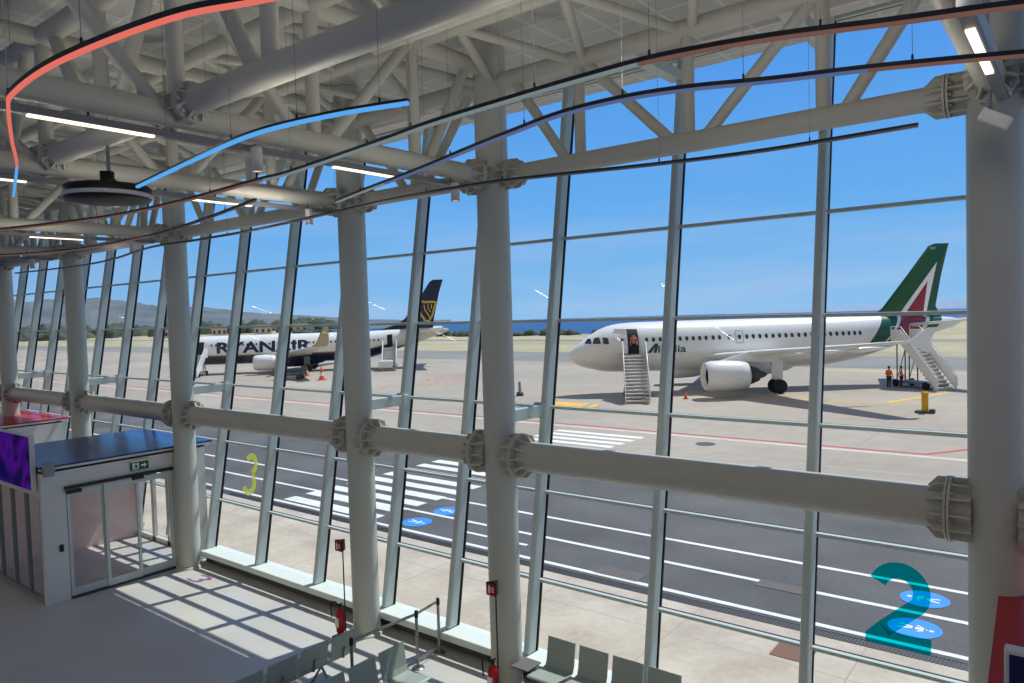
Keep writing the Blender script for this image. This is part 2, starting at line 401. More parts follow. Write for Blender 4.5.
for i, x in enumerate(XC):
    c = empty('column', (x, YC, 0), label='round white steel column ' + CN[i], cat='column', group='facade columns')
    m_ = MB(); m_.tube((0, 0, 0.0), (0, 0, 10.06), 0.25, n=36, caps=False); m_.build('shaft', M['column'], c)
    m_ = MB(); m_.lathe([(0.25, 0.05), (0.32, 0.04), (0.33, 0.0)], n=30); m_.build('base_collar', M['column'], c)
    for sx in (1, -1):
        if i == len(XC) - 1 and sx == -1: continue
        m_ = MB(); coupling(m_, (0, 0, ZP), (sx, 0, 0), 0.225, 0.345, inner=0.2, off=0.41, tail=0.2); m_.build('pipe_coupling', M['steel'], c)
        m_ = MB(); coupling(m_, (0, 0, ZB), (sx, 0, 0), 0.13, 0.225, n=10, inner=0.2, off=0.41, tail=0.2); m_.build('chord_coupling', M['steel'], c)
    m_ = MB(); coupling(m_, (0, 0, ZB), (0, -1, 0), 0.13, 0.225, n=10, inner=0.2, off=0.41, tail=0.2); m_.build('chord_coupling', M['steel'], c)
    for zz_ in (4.25,):                                     # strut out to the mullion behind
        m_ = MB(); m_.box((0, (0.24 + fy(zz_) - YC) / 2, zz_), (0.16, fy(zz_) - YC - 0.24, 0.2), bev=0.015)
        m_.box((0, fy(zz_) - YC - 0.14, zz_), (0.2, 0.03, 0.26)); m_.build('facade_strut', M['alu'], c)
# ------------------------------------------------------------------ tie pipes and trusses per bay
bays = [(5.6, -0.75)] + list(zip(XC[:-1], XC[1:]))
BN = ['right of the nearest column', 'in front of the green-finned jet', 'of the short bay between two close columns',
      'between barrier and blue-roofed cabin', 'behind the blue-roofed cabin', 'above the far red roof', 'at the far end of the hall']
for i, (xa, xb) in enumerate(bays):
    p = empty('tie_pipe', ((xa + xb) / 2, YC, ZP), label='thick white horizontal pipe ' + BN[i], cat='pipe', group='horizontal pipes between columns')
    h = (xa - xb) / 2
    m_ = MB(); m_.tube((-h + 0.55, 0, 0), (h - 0.55, 0, 0), 0.225, n=32); m_.build('pipe', M['steel'], p)
def frac(L): return [0.25, 0.5, 0.75] if L > 4.5 else [0.5]
def long_truss(xa, xb, y, zb, zt, name, label, group, cx=0.55):
    L = xa - xb; h = L / 2
    t = empty(name, ((xa + xb) / 2, y, zb), label=label, cat='truss', group=group)
    MB().tube((-h + cx, 0, 0), (h - cx, 0, 0), 0.13, n=22).build('bottom_chord', M['steel'], t)
    ec = 0.24 if y > 8 else 0.13
    MB().tube((-h + ec, 0, zt - zb), (h - ec, 0, zt - zb), 0.13, n=22).build('top_chord', M['steel'], t)
    H = zt - zb; fr = frac(L); xs = [h - f * L for f in fr]
    for x in xs: MB().tube((x, 0, 0.08), (x, 0, H - 0.08), 0.08, n=14).build('vertical', M['steel'], t)
    g = 0.24
    if len(xs) == 3:
        D = [((xs[1] + g, 0), (xs[0] - 0.1, H)), ((xs[1] - g, 0), (xs[2] + 0.1, H)), ((xs[0] + g, 0), (h - 0.5, H)), ((xs[2] - g, 0), (-h + 0.5, H))]
    else:
        D = [((xs[0] + g, 0), (h - 0.4, H)), ((xs[0] - g, 0), (-h + 0.4, H))]
    for a, b in D: MB().tube((a[0], 0, a[1] + 0.06), (b[0], 0, b[1] - 0.06), 0.075, n=14).build('diagonal', M['steel'], t)
    if y > 8:
        for x in [h] + xs if len(xs) == 3 else [h] + xs:
            yy = fy(9.45) - y
            if x == h: continue
        n = 3 if L > 4.5 else 2
        for k in range(n):
            x = h - L * k / n
            if k == 0: continue
            yy = fy(9.5) - y
            m_ = MB(); m_.box((x, 0.1 + (yy - 0.2) / 2, 9.52 - zb), (0.2, yy - 0.2, 0.16), bev=0.012); m_.build('facade_strut', M['alu'], t)
    return t
for i, (xa, xb) in enumerate(bays):
    long_truss(xa, xb, YC, ZB, ZTOP, 'facade_truss', 'white lattice truss along the glass ' + BN[i], 'trusses along the glass front')
    long_truss(xa, xb, 3.86, 8.08, 9.62, 'hall_truss', 'white inner truss parallel to the glass ' + BN[i], 'inner trusses parallel to the glass', 0.42)
def cross_truss(x, label):
    t = empty('cross_truss', (x, YC, ZB), label=label, cat='truss', group='trusses running in from the columns')
    Y1 = -1.2 - YC; zt = 9.62 - ZB
    MB().tube((0, -0.55, 0), (0, Y1, 0), 0.13, n=22).build('bottom_chord', M['steel'], t)
    MB().tube((0, -0.2, zt), (0, Y1, zt), 0.12, n=20).build('top_chord', M['steel'], t)
    ys = [7.2, 5.53, 3.86, 2.2, 0.53]
    for y in ys: MB().tube((0, y - YC, 0.05), (0, y - YC, zt - 0.05), 0.085, n=14).build('vertical', M['steel'], t)
    D = [((7.45, 0), (8.3, 1)), ((5.75, 0), (7.1, 1)), ((5.3, 0), (4.0, 1)), ((3.65, 0), (2.3, 1)), ((0.75, 0), (2.1, 1)), ((0.3, 0), (-1.0, 1))]
    for (a, za), (b, zb) in D: MB().tube((0, a - YC, 0.06 + za * 0), (0, b - YC, zt - 0.06), 0.075, n=14).build('diagonal', M['steel'], t)
    # collar where the inner truss meets the chord
    for sx in (1, -1):
        m_ = MB(); coupling(m_, (0, 3.86 - YC, 0.08), (sx, 0, 0), 0.13, 0.2, n=8, inner=0.1, off=0.28, tail=0.12); m_.build('node_collar', M['steel'], t)
    return t
for i, x in enumerate(XC): cross_truss(x, 'white lattice truss running inward from the column ' + CN[i])
# purlins with zigzag bracing in the roof plane
PY = [(7.2, 9.62, 'nearest the glass', 8.85), (5.53, 9.62, 'midway between the glass and the inner truss', 7.2)]
for y, z, w_, yo in PY:
    t = empty('roof_purlin', (-14.3, y, z), label='long white roof purlin with zigzag braces, ' + w_, cat='purlin', group='roof purlins')
    MB().tube((-19.9, 0, 0), (19.9, 0, 0), 0.11, n=18).build('tube', M['steel'], t)
    nodes = []
    for xa, xb in bays:
        L = xa - xb; fr = [0.25, 0.5, 0.75] if L > 4.5 else [0.5]
        nodes += [xa] + [xa - f * L for f in fr]
    nodes.append(bays[-1][1])
    for a, b in zip(nodes[:-1], nodes[1:]):
        mid = (a + b) / 2; zo = (9.42 if yo > 8 else 9.62) - z
        for e in (a, b):
            MB().tube((mid + 14.3, 0.05, 0), (e + 14.3 + (mid - e) * 0.12, yo - y - 0.06, zo), 0.065, n=12).build('brace', M['steel'], t)
t = empty('roof_purlin', (-14.3, 6.45, 9.32), label='thin white roof tube ending short below the purlins', cat='purlin')
MB().tube((7.1, 0, 0), (19.0, 0, 0), 0.075, n=16).build('tube', M['steel'], t)

# ------------------------------------------------------------------ line lights, downlights
DN = ['over the nearest column', 'left of the window bench', 'over the belt barrier', 'over the blue-roofed cabin', 'behind the blue-roofed cabin', 'over the far red roof', 'at the far end']
for i, x in enumerate(XC):
    dx = 0.1 if i == 0 else 0.0
    b = empty('line_light', (x + dx, 4.0, 7.76), label='slim grey line light with lit tubes under the truss ' + DN[i], cat='lamp', group='line lights under the trusses')
    MB().box((0, 0, 0.03), (0.09, 8.7, 0.07), bev=0.008).build('housing', M['grey'], b)
    for ya, yb in ((2.5, 3.6), (5.8, 6.8)) if i else ((6.0, 7.25),):
        MB().box((0, (ya + yb) / 2 - 4.0, -0.012), (0.06, yb - ya, 0.024)).build('tube', M['lamp_warm'], b)
    for y in (0.6, 3.0, 5.4, 7.9):
        MB().tube((0, y - 4.0, 0.06), (0, y - 4.0, 0.17), 0.012, n=6).build('hanger', M['dark'], b)
    for y, w_ in ((7.75, 'next to the glass front'), (4.85 if i == 0 else 4.6, 'by the inner truss')):
        if i == 0 and y > 7: continue
        s_ = empty('downlight', (x + 0.22, y, 7.5), label='small cylindrical spotlight ' + w_ + ', ' + DN[i], cat='lamp', group='cylindrical spotlights')
        m_ = MB(); m_.lathe([(0.0, 0.26), (0.05, 0.26), (0.062, 0.25), (0.062, 0.0), (0.052, 0.0), (0.05, 0.012)], n=20); m_.build('can', M['wall'], s_)
        MB().tube((0, 0, 0.008), (0, 0, 0.014), 0.05, n=18).build('lens', M['lamp_spot'], s_)
        MB().bent([(0, 0, 0.25), (-0.02, 0, 0.29), (-0.18, 0, 0.29)], 0.012).build('bracket', M['grey'], s_)
s_ = empty('spotlight', (-0.66, 7.8, 7.48), label='white tilted box spotlight under the chord beside the nearest column', cat='lamp')
MB().box((0, 0, 0), (0.25, 0.1, 0.11), rot=Matrix.Rotation(R(32), 3, 'Y'), bev=0.01).build('case', M['wall'], s_)
MB().bent([(-0.02, 0, 0.03), (-0.04, 0, 0.16), (-0.03, 0, 0.26)], 0.015).build('bracket', M['grey'], s_)

def led(name, pts, label, dif, w=0.05, h=0.075, z=7.4, nd=None, wires=4, zt=10.06, dh=0.016):
    P = catmull([(x, y, z) for x, y in pts], 7)
    o = P[len(P) // 2].copy(); q = [p - o for p in P]
    e = empty(name, o, label=label, cat='lamp', group='coloured LED curves under the roof')
    MB().sweep(q, w, h).build('housing', M['dark'], e)
    segs = dif if isinstance(dif, list) else [(0.0, 1.0, dif)]
    n = len(q) - 1
    for a, b, mt in segs:
        ia, ib = int(a * n), int(b * n)
        MB().sweep([p + V(0, 0, -h / 2 - dh / 2) for p in q[ia:ib + 1]], w * 0.9, dh).build('diffuser', M[mt], e)
    for k in range(wires):
        p = q[int((k + 0.5) / wires * n)]
        MB().tube(p + V(0, 0, h / 2), V(p.x, p.y, zt + 0.03 - o.z), 0.0022, n=5).build('suspension_wire', M['grey'], e)
        MB().tube(p + V(0, 0, h / 2), p + V(0, 0, h / 2 + 0.035), 0.008, n=6).build('wire_clamp', M['dark'], e)
    return e
led('led_strip', [(-2.6, 2.18), (-3.07, 2.03), (-3.48, 1.88), (-4.13, 1.78), (-4.77, 1.74), (-5.4, 1.78), (-5.74, 1.86), (-6.78, 2.21), (-7.8, 2.57), (-9.59, 3.11)],
    'thick curving LED strip glowing salmon, with a blue lower end', [(0, 0.9, 'led_salmon'), (0.9, 1, 'led_blue')], 0.026, 0.03, dh=0.02, z=7.415)
led('led_strip', [(-3.73, 3.64), (-4.37, 3.47), (-5.2, 3.39), (-6.29, 3.52), (-8.1, 3.8)],
    'bright blue LED strip reaching behind the black disc', 'led_blue', 0.035, 0.02, dh=0.024)
led('led_strip', [(-13.01, 4.02), (-10.83, 4.55), (-8.95, 4.65), (-7.02, 4.55), (-6.36, 4.53), (-4.74, 4.29), (-4.03, 4.17), (-3.16, 4.09), (-2.52, 4.05), (-2.0, 4.05), (-1.41, 4.18), (-0.83, 4.41), (-0.27, 4.62), (0.4, 4.95)],
    'long pale LED curve, uppermost of the thin ones crossing the glass', [(0, 0.25, 'led_rose'), (0.25, 0.68, 'led_pale'), (0.68, 1, 'led_rose')], 0.035, 0.028, wires=8)
led('led_strip', [(-17.65, 5.42), (-15.63, 6.07), (-12.55, 6.06), (-10.3, 5.72), (-8.12, 5.25)],
    'thin grey LED curve at the far left above the cabins', [(0, 0.5, 'led_rose'), (0.5, 1, 'led_off')], 0.03, 0.025)
led('led_strip', [(-7.61, 6.08), (-6.68, 5.78), (-5.47, 5.41), (-4.3, 5.01), (-3.76, 4.84), (-3.13, 4.66), (-2.6, 4.64), (-2.16, 4.74), (-1.68, 4.96), (-1.12, 5.17), (-0.6, 5.41), (-0.32, 5.55), (0.4, 5.9)],
    'lilac LED curve starting greenish, just below the long pale one', [(0, 0.12, 'led_pale'), (0.12, 0.75, 'led_lilac'), (0.75, 1, 'led_rose')], 0.035, 0.028, wires=7)
led('led_strip', [(-23.31, 7.49), (-20.08, 7.78), (-17.61, 7.61), (-14.52, 7.0), (-12.88, 7.02), (-10.79, 6.96), (-8.33, 6.65), (-6.74, 6.48), (-5.59, 6.49), (-4.9, 6.6), (-3.5, 6.98), (-2.44, 7.15), (-1.15, 7.12)],
    'unlit dark LED curve, lowest of them, along the glass front', 'led_off', 0.03, 0.022, wires=9)
d = empty('disc_speaker', (-8.9, 3.84, 7.33), label='large black round disc hanging below the inner truss', cat='speaker')
MB().lathe([(0, -0.03), (0.3, -0.025), (0.44, 0.0), (0.46, 0.03)], n=40).build('underside', M['black'], d)
MB().lathe([(0.455, 0.024), (0.474, 0.03), (0.474, 0.06), (0.46, 0.07)], n=40).build('rim', M['wall'], d)
MB().lathe([(0.46, 0.066), (0.46, 0.14), (0.44, 0.155), (0, 0.16)], n=40).build('body', M['black'], d)
MB().lathe([(0.075, 0.14), (0.075, 0.33), (0.0, 0.335)], n=20).build('hub', M['black'], d)
MB().prism([(0.06, -0.03, 0.14), (0.32, -0.03, 0.14), (0.06, -0.03, 0.26)], (0, 0.06, 0)).build('fin', M['black'], d)
MB().tube((0, 0.02, 0.33), (0, 0.02, 0.66), 0.02, n=10).build('stem', M['grey'], d)

# ------------------------------------------------------------------ gate cabins
def cabin(x1, x0, label, roofmat, yin=5.81, yout=9.45, screen_label=None):
    """front wall at x1 (faces +X), back wall at x0"""
    L = x1 - x0; D = yout - yin; H = 2.85
    c = empty('gate_cabin', ((x0 + x1) / 2, yin, 0), label=label, cat='cabin', group='glazed gate cabins')
    X1 = L / 2; X0 = -L / 2
    # front wall: pier, header and right return, thickness .12
    dy0, dy1 = 6.28 - yin, 8.62 - yin
    MB().box((X1 - 0.06, dy0 / 2, H / 2), (0.12, dy0, H)).build('front_pier', M['wall'], c)
    MB().box((X1 - 0.06, (dy1 + D) / 2, H / 2), (0.12, D - dy1, H)).build('front_return', M['wall'], c)
    MB().box((X1 - 0.06, (dy0 + dy1) / 2, (2.44 + H) / 2), (0.12, dy1 - dy0, H - 2.44)).build('front_header', M['wall'], c)
    MB().box((X0 + 0.06, D / 2, H / 2), (0.12, D, H)).build('back_wall', [M['wallpink']], c)
    MB().box((0, D / 2 + 0.1, H + 0.07), (L, D + 0.2, 0.04)).build('roof', roofmat, c)
    rim = MB()
    rim.box((0, 0.04, H + 0.005), (L, 0.08, 0.1)); rim.box((0, D + 0.16, H + 0.005), (L, 0.08, 0.1))
    rim.box((X1 - 0.04, D / 2 + 0.1, H + 0.005), (0.08, D + 0.04, 0.1)); rim.box((X0 + 0.04, D / 2 + 0.1, H + 0.005), (0.08, D + 0.04, 0.1)); rim.build('roof_rim', M['wall'], c)
    MB().box((0, D / 2, H - 0.06), (L - 0.26, D - 0.2, 0.06)).build('soffit', M['wallpink'], c)
    # glazed side facing the hall
    n = 4; sp = (L - 0.3) / n
    MB().box((0, 0.06, 2.6), (L - 0.24, 0.12, 0.6)).build('side_header', M['wall'], c)
    fr = MB()
    for k in range(n + 1): fr.box((X1 - 0.15 - k * sp, 0.05, 1.15), (0.07, 0.08, 2.3))
    fr.box((0, 0.05, 0.05), (L - 0.24, 0.09, 0.1)); fr.build('side_frame', M['grey'], c)
    for k in range(n):
        g = MB(); xa = X1 - 0.15 - k * sp - 0.035; xb = xa - sp + 0.07
        g.add([(xa, 0.05, 0.1), (xb, 0.05, 0.1), (xb, 0.05, 2.3), (xa, 0.05, 2.3)], [(0, 1, 2, 3)]); g.build('side_pane', M['cabinglass'], c)
    # outer doors to the apron
    fr = MB()
    for k in range(5): fr.box((X1 - 0.2 - k * (L - 0.4) / 4, D - 0.05, 1.25), (0.14, 0.08, 2.5))
    fr.box((0, D - 0.05, 0.06), (L - 0.3, 0.08, 0.12)); fr.box((0, D - 0.05, 2.65), (L - 0.3, 0.1, 0.42)); fr.build('outer_door_frame', M['wall'], c)
    return c, X1, X0, D
cab, X1, X0, D = cabin(-17.3, -21.0, 'white gate cabin with a shiny blue roof and glass sliding doors', M['blueroof'])
# sliding doors of the blue cabin: three leaves with frames, header track, sensors
yin = 5.81
MB().box((X1 + 0.03, (6.26 + 8.6) / 2 - yin, 2.42), (0.06, 2.36, 0.07)).build('door_track', M['black'], cab)
MB().box((X1 + 0.05, 6.42 - yin, 2.33), (0.08, 0.3, 0.08), bev=0.012).build('door_sensor', M['black'], cab)
MB().box((X1 + 0.05, 7.78 - yin, 2.36), (0.08, 0.26, 0.08), bev=0.012).build('door_sensor', M['black'], cab)
for k, (ya, yb, dx) in enumerate(((6.3, 7.08, -0.03), (7.04, 7.8, 0.02), (7.76, 8.6, -0.03))):
    lf = MB(); f_ = 0.065
    lf.box((X1 + dx, ya + f_ / 2 - yin, 1.2), (0.045, f_, 2.3)); lf.box((X1 + dx, yb - f_ / 2 - yin, 1.2), (0.045, f_, 2.3))
    lf.box((X1 + dx, (ya + yb) / 2 - yin, 0.13), (0.045, yb - ya - 2 * f_, 0.16)); lf.box((X1 + dx, (ya + yb) / 2 - yin, 2.29), (0.045, yb - ya - 2 * f_, 0.12))
    lf = lf.build('sliding_door', M['alu'], cab)
    g = MB(); g.add([(X1 + dx, ya + f_ - yin, 0.2), (X1 + dx, yb - f_ - yin, 0.2), (X1 + dx, yb - f_ - yin, 2.24), (X1 + dx, ya + f_ - yin, 2.24)], [(0, 1, 2, 3)])
    g.build('glass', M['cabinglass'], lf)
MB().box((X1, 7.44 - yin, 0.02), (0.1, 2.3, 0.03)).build('threshold', M['dark'], cab)
MB().box((X1 + 0.015, 6.14 - yin, 1.15), (0.03, 0.08, 0.15), bev=0.008).build('card_reader', M['black'], cab)
# escape sign over the doors
es = empty('escape_sign', (-17.3, 7.84, 2.63), label='green escape route sign over the sliding cabin doors', cat='sign')
MB().box((0.03, 0, 0), (0.06, 0.4, 0.19), bev=0.01).build('plate', M['signgreen'], es)
MB().box((0.035, 0, 0.115), (0.07, 0.42, 0.04)).build('lamp_bar', M['wall'], es)
g = MB(); yy = lambda a, b_: (0.062, a, b_)
g.prism([yy(0.02, -0.018), yy(0.09, -0.018), yy(0.09, -0.055), yy(0.15, 0.0), yy(0.09, 0.055), yy(0.09, 0.018), yy(0.02, 0.018)], (0.004, 0, 0))
g.prism([yy(-0.17, -0.07), yy(-0.03, -0.07), yy(-0.03, 0.07), yy(-0.17, 0.07)], (0.003, 0, 0)); g.m = 1
g.prism([yy(-0.09, 0.03), yy(-0.05, 0.0), yy(-0.07, -0.03), yy(-0.04, -0.06), yy(-0.06, -0.065), yy(-0.1, -0.03), yy(-0.14, -0.06), yy(-0.15, -0.04), yy(-0.11, 0.0), yy(-0.13, 0.02), yy(-0.11, 0.04)], (0.005, 0, 0))
g.tube((0.062, -0.085, 0.05), (0.067, -0.085, 0.05), 0.014, n=10); g.build('pictogram', [M['white'], M['signgreen']], es)
# box on the front corner of the cabin
bx = empty('wall_speaker', (-17.24, 5.93, 2.9), label='small beige box on the blue cabin roof corner', cat='speaker')
MB().box((0.06, 0, 0.0), (0.12, 0.2, 0.3), bev=0.012).build('case', M['belt'], bx)
MB().box((-0.02, 0, -0.02), (0.04, 0.1, 0.12)).build('bracket', M['grey'], bx)
# screen on the cabin side
def screen(x0, x1, y, z0, z1, label, mat):
    s_ = empty('display_screen', ((x0 + x1) / 2, y, z0), label=label, cat='screen', group='screens on the cabins')
    w = x1 - x0; h = z1 - z0
    MB().box((0, 0.06, h / 2), (w, 0.1, h), bev=0.01).build('casing', M['wall'], s_)
    MB().box((0, 0.005, h / 2), (w - 0.06, 0.012, h - 0.06)).build('panel', mat, s_)
    MB().box((0, 0.115, 0.2), (w * 0.5, 0.03, 0.2)).build('bracket', M['grey'], s_)
    return s_
screen(-19.75, -17.45, 5.68, 2.44, 3.62, 'large purple and blue lit screen on the side of the blue-roofed cabin', M['screen'])
cab2, _, _, _ = cabin(-26.0, -29.9, 'far white gate cabin with a sunlit red roof, round which a column rises', M['redroof'])
cab3, A1, A0, A_ = cabin(3.3, -0.58, 'red-roofed white gate cabin beside the nearest column', M['redroof'])
cab3.rotation_euler = (0, 0, R(2.7))
s3 = screen(-0.44, 1.9, 5.62, 2.44, 3.62, 'navy screen with a yellow disc above the nearest red-roofed cabin', M['screennavy'])
MB().tube((-1.0, -0.004, 0.9), (-1.0, -0.001, 0.9), 0.1, n=28).build('yellow_disc', M['screenyellow'], s3)

# ------------------------------------------------------------------ gate numbers on the glass
def stroke2d(path, w):
    P = [Vector(p) for p in path]; L = []; Rr = []
    for i, p in enumerate(P):
        d_ = (P[min(i + 1, len(P) - 1)] - P[max(i - 1, 0)]).normalized(); n_ = Vector((-d_.y, d_.x))
        L.append(p + n_ * w / 2); Rr.append(p - n_ * w / 2)
    return L, Rr
def arc(cx, cz, r, a0, a1, n=18): return [(cx + r * math.cos(R(a0 + (a1 - a0) * k / n)), cz + r * math.sin(R(a0 + (a1 - a0) * k / n))) for k in range(n + 1)]
def numeral(paths, w, x0, z0, mat, label):
    o = empty('gate_numeral', (x0, fy(z0) + 0.108, z0), label=label, cat='number', group='gate numbers on the glass')
    mb = MB()
    for path in paths:
        L, Rr = stroke2d(path, w); n = len(L)
        to = lambda p: (p.x, SL * p.y, p.y)
        mb.add([to(p) for p in L] + [to(p) for p in Rr], [(i, i + 1, n + i + 1, n + i) for i in range(n - 1)])
    mb.build('film', mat, o); return o
two = [arc(0.36, 0.66, 0.245, 165, -20, 20) + [(0.52, 0.46), (0.14, 0.1)], ]
numeral([arc(0.36, 0.66, 0.25, 160, -30, 20) + [(0.20, 0.19)]], 0.19, -2.2, 1.68, M['tealfilm'], 'large teal number 2 on the lower window beside the nearest column')
o2 = [o for o in bpy.data.objects if o.name.startswith('gate_numeral')][0]
m_ = MB(); m_.add([(0.0, 0, 0), (0.72, 0, 0), (0.72, SL * 0.18, 0.18), (0.2635, SL * 0.18, 0.18), (0.1345, SL * 0.256, 0.256), (0.0, SL * 0.09, 0.12)], [(0, 1, 2, 3, 4, 5)]); m_.build('film', M['tealfilm'], o2)
numeral([arc(0.34, 0.72, 0.2, 150, -70, 18) , arc(0.34, 0.29, 0.22, 72, -150, 18)], 0.15, -16.25, 1.7, M['limefilm'], 'large lime yellow number 3 on the window beside the blue-roofed cabin')

# ------------------------------------------------------------------ benches, barrier, extinguishers
def seat_shell(mb, x, w=0.5):
    prof = [(-0.5, 0.43), (-0.46, 0.445), (-0.3, 0.43), (-0.1, 0.405), (0.0, 0.42), (0.035, 0.5), (0.06, 0.65), (0.095, 0.84)]
    t = 0.016; P = [V(0, *p) for p in prof]; ring = []
    for i, p in enumerate(P):
        d_ = (P[min(i + 1, len(P) - 1)] - P[max(i - 1, 0)]).normalized(); n_ = V(0, -d_.z, d_.y) * t
        ring.append([V(x - w / 2, p.y, p.z), V(x + w / 2, p.y, p.z), V(x + w / 2, p.y - n_.y, p.z - n_.z), V(x - w / 2, p.y - n_.y, p.z - n_.z)])
    mb.loft(ring, True, True, False)
def bench(loc, rz, n, label, tray=None, pitch=0.58):
    b = empty('waiting_bench', loc, rz, label, 'bench', 'beam benches in the waiting area')
    x0 = -(n - 1) * pitch / 2
    for k in range(n):
        m_ = MB(); seat_shell(m_, x0 + k * pitch); m_.build('seat', M['seat'], b)
        m_ = MB(); m_.bent([(x0 + k * pitch, 0.09, 0.6), (x0 + k * pitch, 0.05, 0.42), (x0 + k * pitch, -0.1, 0.38)], 0.014); m_.build('seat_bracket', M['chrome'], b)
    xl = x0 - 0.3 - (0.3 if tray else 0)
    MB().box(((xl - x0 + 0.3) / 2, -0.16, 0.36), (-x0 * 2 + 0.6 + (0.3 if tray else 0), 0.07, 0.07), bev=0.01).build('beam', M['chrome'], b)
    if tray: MB().box((x0 - 0.49, -0.2, 0.43), (0.34, 0.36, 0.025), bev=0.008).build('tray', M['tray'], b); MB().tube((x0 - 0.49, -0.16, 0.36), (x0 - 0.49, -0.16, 0.42), 0.02).build('tray_post', M['chrome'], b)
    for x in (x0 + 0.29, -x0 - 0.29):
        m_ = MB(); m_.bent([(x, -0.42, 0.0), (x, -0.38, 0.04), (x, -0.16, 0.33)], 0.02); m_.build('leg', M['chrome'], b)
        m_ = MB(); m_.bent([(x, 0.14, 0.0), (x, 0.1, 0.04), (x, -0.16, 0.33)], 0.02); m_.build('leg', M['chrome'], b)
    return b
bench((-5.53, 9.05 - 0.02, 0), 0, 4, 'grey four-seat bench backed against the window, with a brown side tray', True)
bench((-2.98, 9.05 - 0.02, 0), 0, 4, 'bench at the bottom edge whose single grey backrest top shows beside the window mullion')
bench((-9.52, 6.5, 0), R(-90), 4, 'bench seen from behind, its topmost backrest beside the fire extinguisher')
bench((-8.30, 6.56, 0), R(90), 4, 'bench in front of the barrier posts, its end seat facing them')
def post(loc, label, belts):
    p = empty('barrier_post', loc, 0, label, 'barrier post', 'belt barrier posts')
    MB().lathe([(0, 0.012), (0.1, 0.012), (0.11, 0.0)], n=20).build('foot', M['chrome'], p)
    MB().tube((0, 0, 0.01), (0, 0, 0.9), 0.026, n=16).build('pole', M['chrome'], p)
    MB().lathe([(0.032, 0.86), (0.032, 0.96), (0.026, 0.975), (0, 0.978)], n=16).build('head', M['black'], p)
    for to, z, w in belts:
        v_ = V(*to) - V(*loc); v_.z = 0; L = v_.length - 0.03; dr = v_.normalized()
        a = math.atan2(dr.y, dr.x)
        MB().box((dr.x * (L / 2 + 0.015), dr.y * (L / 2 + 0.015), z), (L - 0.03, 0.006, w), rot=Matrix.Rotation(a, 3, 'Z')).build('belt', M['belt'], p)
    return p
P1, P2, P3 = (-8.92, 9.0, 0), (-8.84, 8.4, 0), (-8.93, 7.1, 0)
post(P1, 'slim steel barrier post close to the window sill', [])
post(P2, 'slim steel barrier post in the middle, holding belts to both sides', [(P1, 0.92, 0.05), (P3, 0.92, 0.05), (P1, 0.12, 0.05), (P3, 0.12, 0.05)])
post(P3, 'slim steel barrier post standing between the two back-to-back benches', [])
def extinguisher(x, y, label, l2):
    e = empty('fire_extinguisher', (x, y, 0), 0, label, 'fire extinguisher', 'fire extinguishers by the columns')
    MB().lathe([(0, 0.1), (0.07, 0.1), (0.082, 0.12), (0.082, 0.42), (0.07, 0.49), (0.03, 0.53), (0.028, 0.56), (0, 0.56)], n=22).build('cylinder', M['red'], e)
    m_ = MB(); m_.box((0, 0, 0.59), (0.04, 0.05, 0.06)); m_.box((0.03, -0.03, 0.63), (0.02, 0.14, 0.015)); m_.build('valve', M['black'], e)
    MB().bent([(0, -0.02, 0.59), (-0.02, -0.08, 0.68), (-0.06, -0.13, 0.7), (-0.09, -0.14, 0.6), (-0.09, -0.12, 0.4)], 0.013).build('hose', M['black'], e)
    MB().box((0, -0.083, 0.3), (0.1, 0.006, 0.16)).build('instruction_label', M['white'], e)
    m_ = MB(); m_.box((0, 0, 0.015), (0.24, 0.24, 0.03), bev=0.008); m_.tube((0, 0, 0.02), (0, 0, 0.11), 0.06, n=12); m_.build('stand_base', M['dark'], e)
    MB().tube((0.02, 0.1, 0.02), (0.02, 0.1, 1.66), 0.012, n=8).build('stand_pole', M['dark'], e)
    s_ = MB(); s_.prism([(-0.1, 0.02, 1.6), (0.1, 0.02, 1.6), (0.02, 0.16, 1.6)], (0, 0, 0.2)); s_ = s_.build('sign_head', M['black'], e)
    g = MB(); g.box((0, 0.015, 1.7), (0.17, 0.008, 0.17)); g.build('sign_face', M['red'], s_)
    g = MB(); g.box((-0.03, 0.009, 1.69), (0.035, 0.006, 0.1)); g.box((-0.03, 0.009, 1.755), (0.02, 0.006, 0.02)); g.box((0.035, 0.009, 1.7), (0.05, 0.006, 0.012)); g.box((0.035, 0.009, 1.67), (0.05, 0.006, 0.012)); g.box((0.035, 0.009, 1.73), (0.05, 0.006, 0.012)); g.build('pictogram', M['white'], s_)
    return e
extinguisher(-10.88, 8.42, 'red fire extinguisher with tall pole sign, left of the column by the belt barrier', '')
extinguisher(-7.16, 8.36, 'red fire extinguisher at the bottom edge, by the column next to the window bench', '')

# ------------------------------------------------------------------ outside: ground
def slab(name, x0, x1, y0, y1, mat, z=0.0, t=0.3, kind='structure'):
    m_ = MB(); m_.box(((x0 + x1) / 2, (y0 + y1) / 2, z - t / 2), (x1 - x0, y1 - y0, t)); o = m_.build(name, mat); o['kind'] = kind; return o
slab('pavement', -90, 40, 9.72, 13.34, M['pave'])
slab('road', -160, 60, 13.62, 22.2, M['asphalt'])
slab('apron_ground', -500, 160, 22.2, 70.5, M['apron'])
slab('apron_side_ground', -500, -160, -60, 22.2, M['apron'])
slab('taxiway_ground', -620, 200, 70.5, 87, M['taxi'])
slab('field', -900, 420, 87, 118, M['grass'])
slab('runway_ground', -900, 420, 118, 126, M['taxi'])
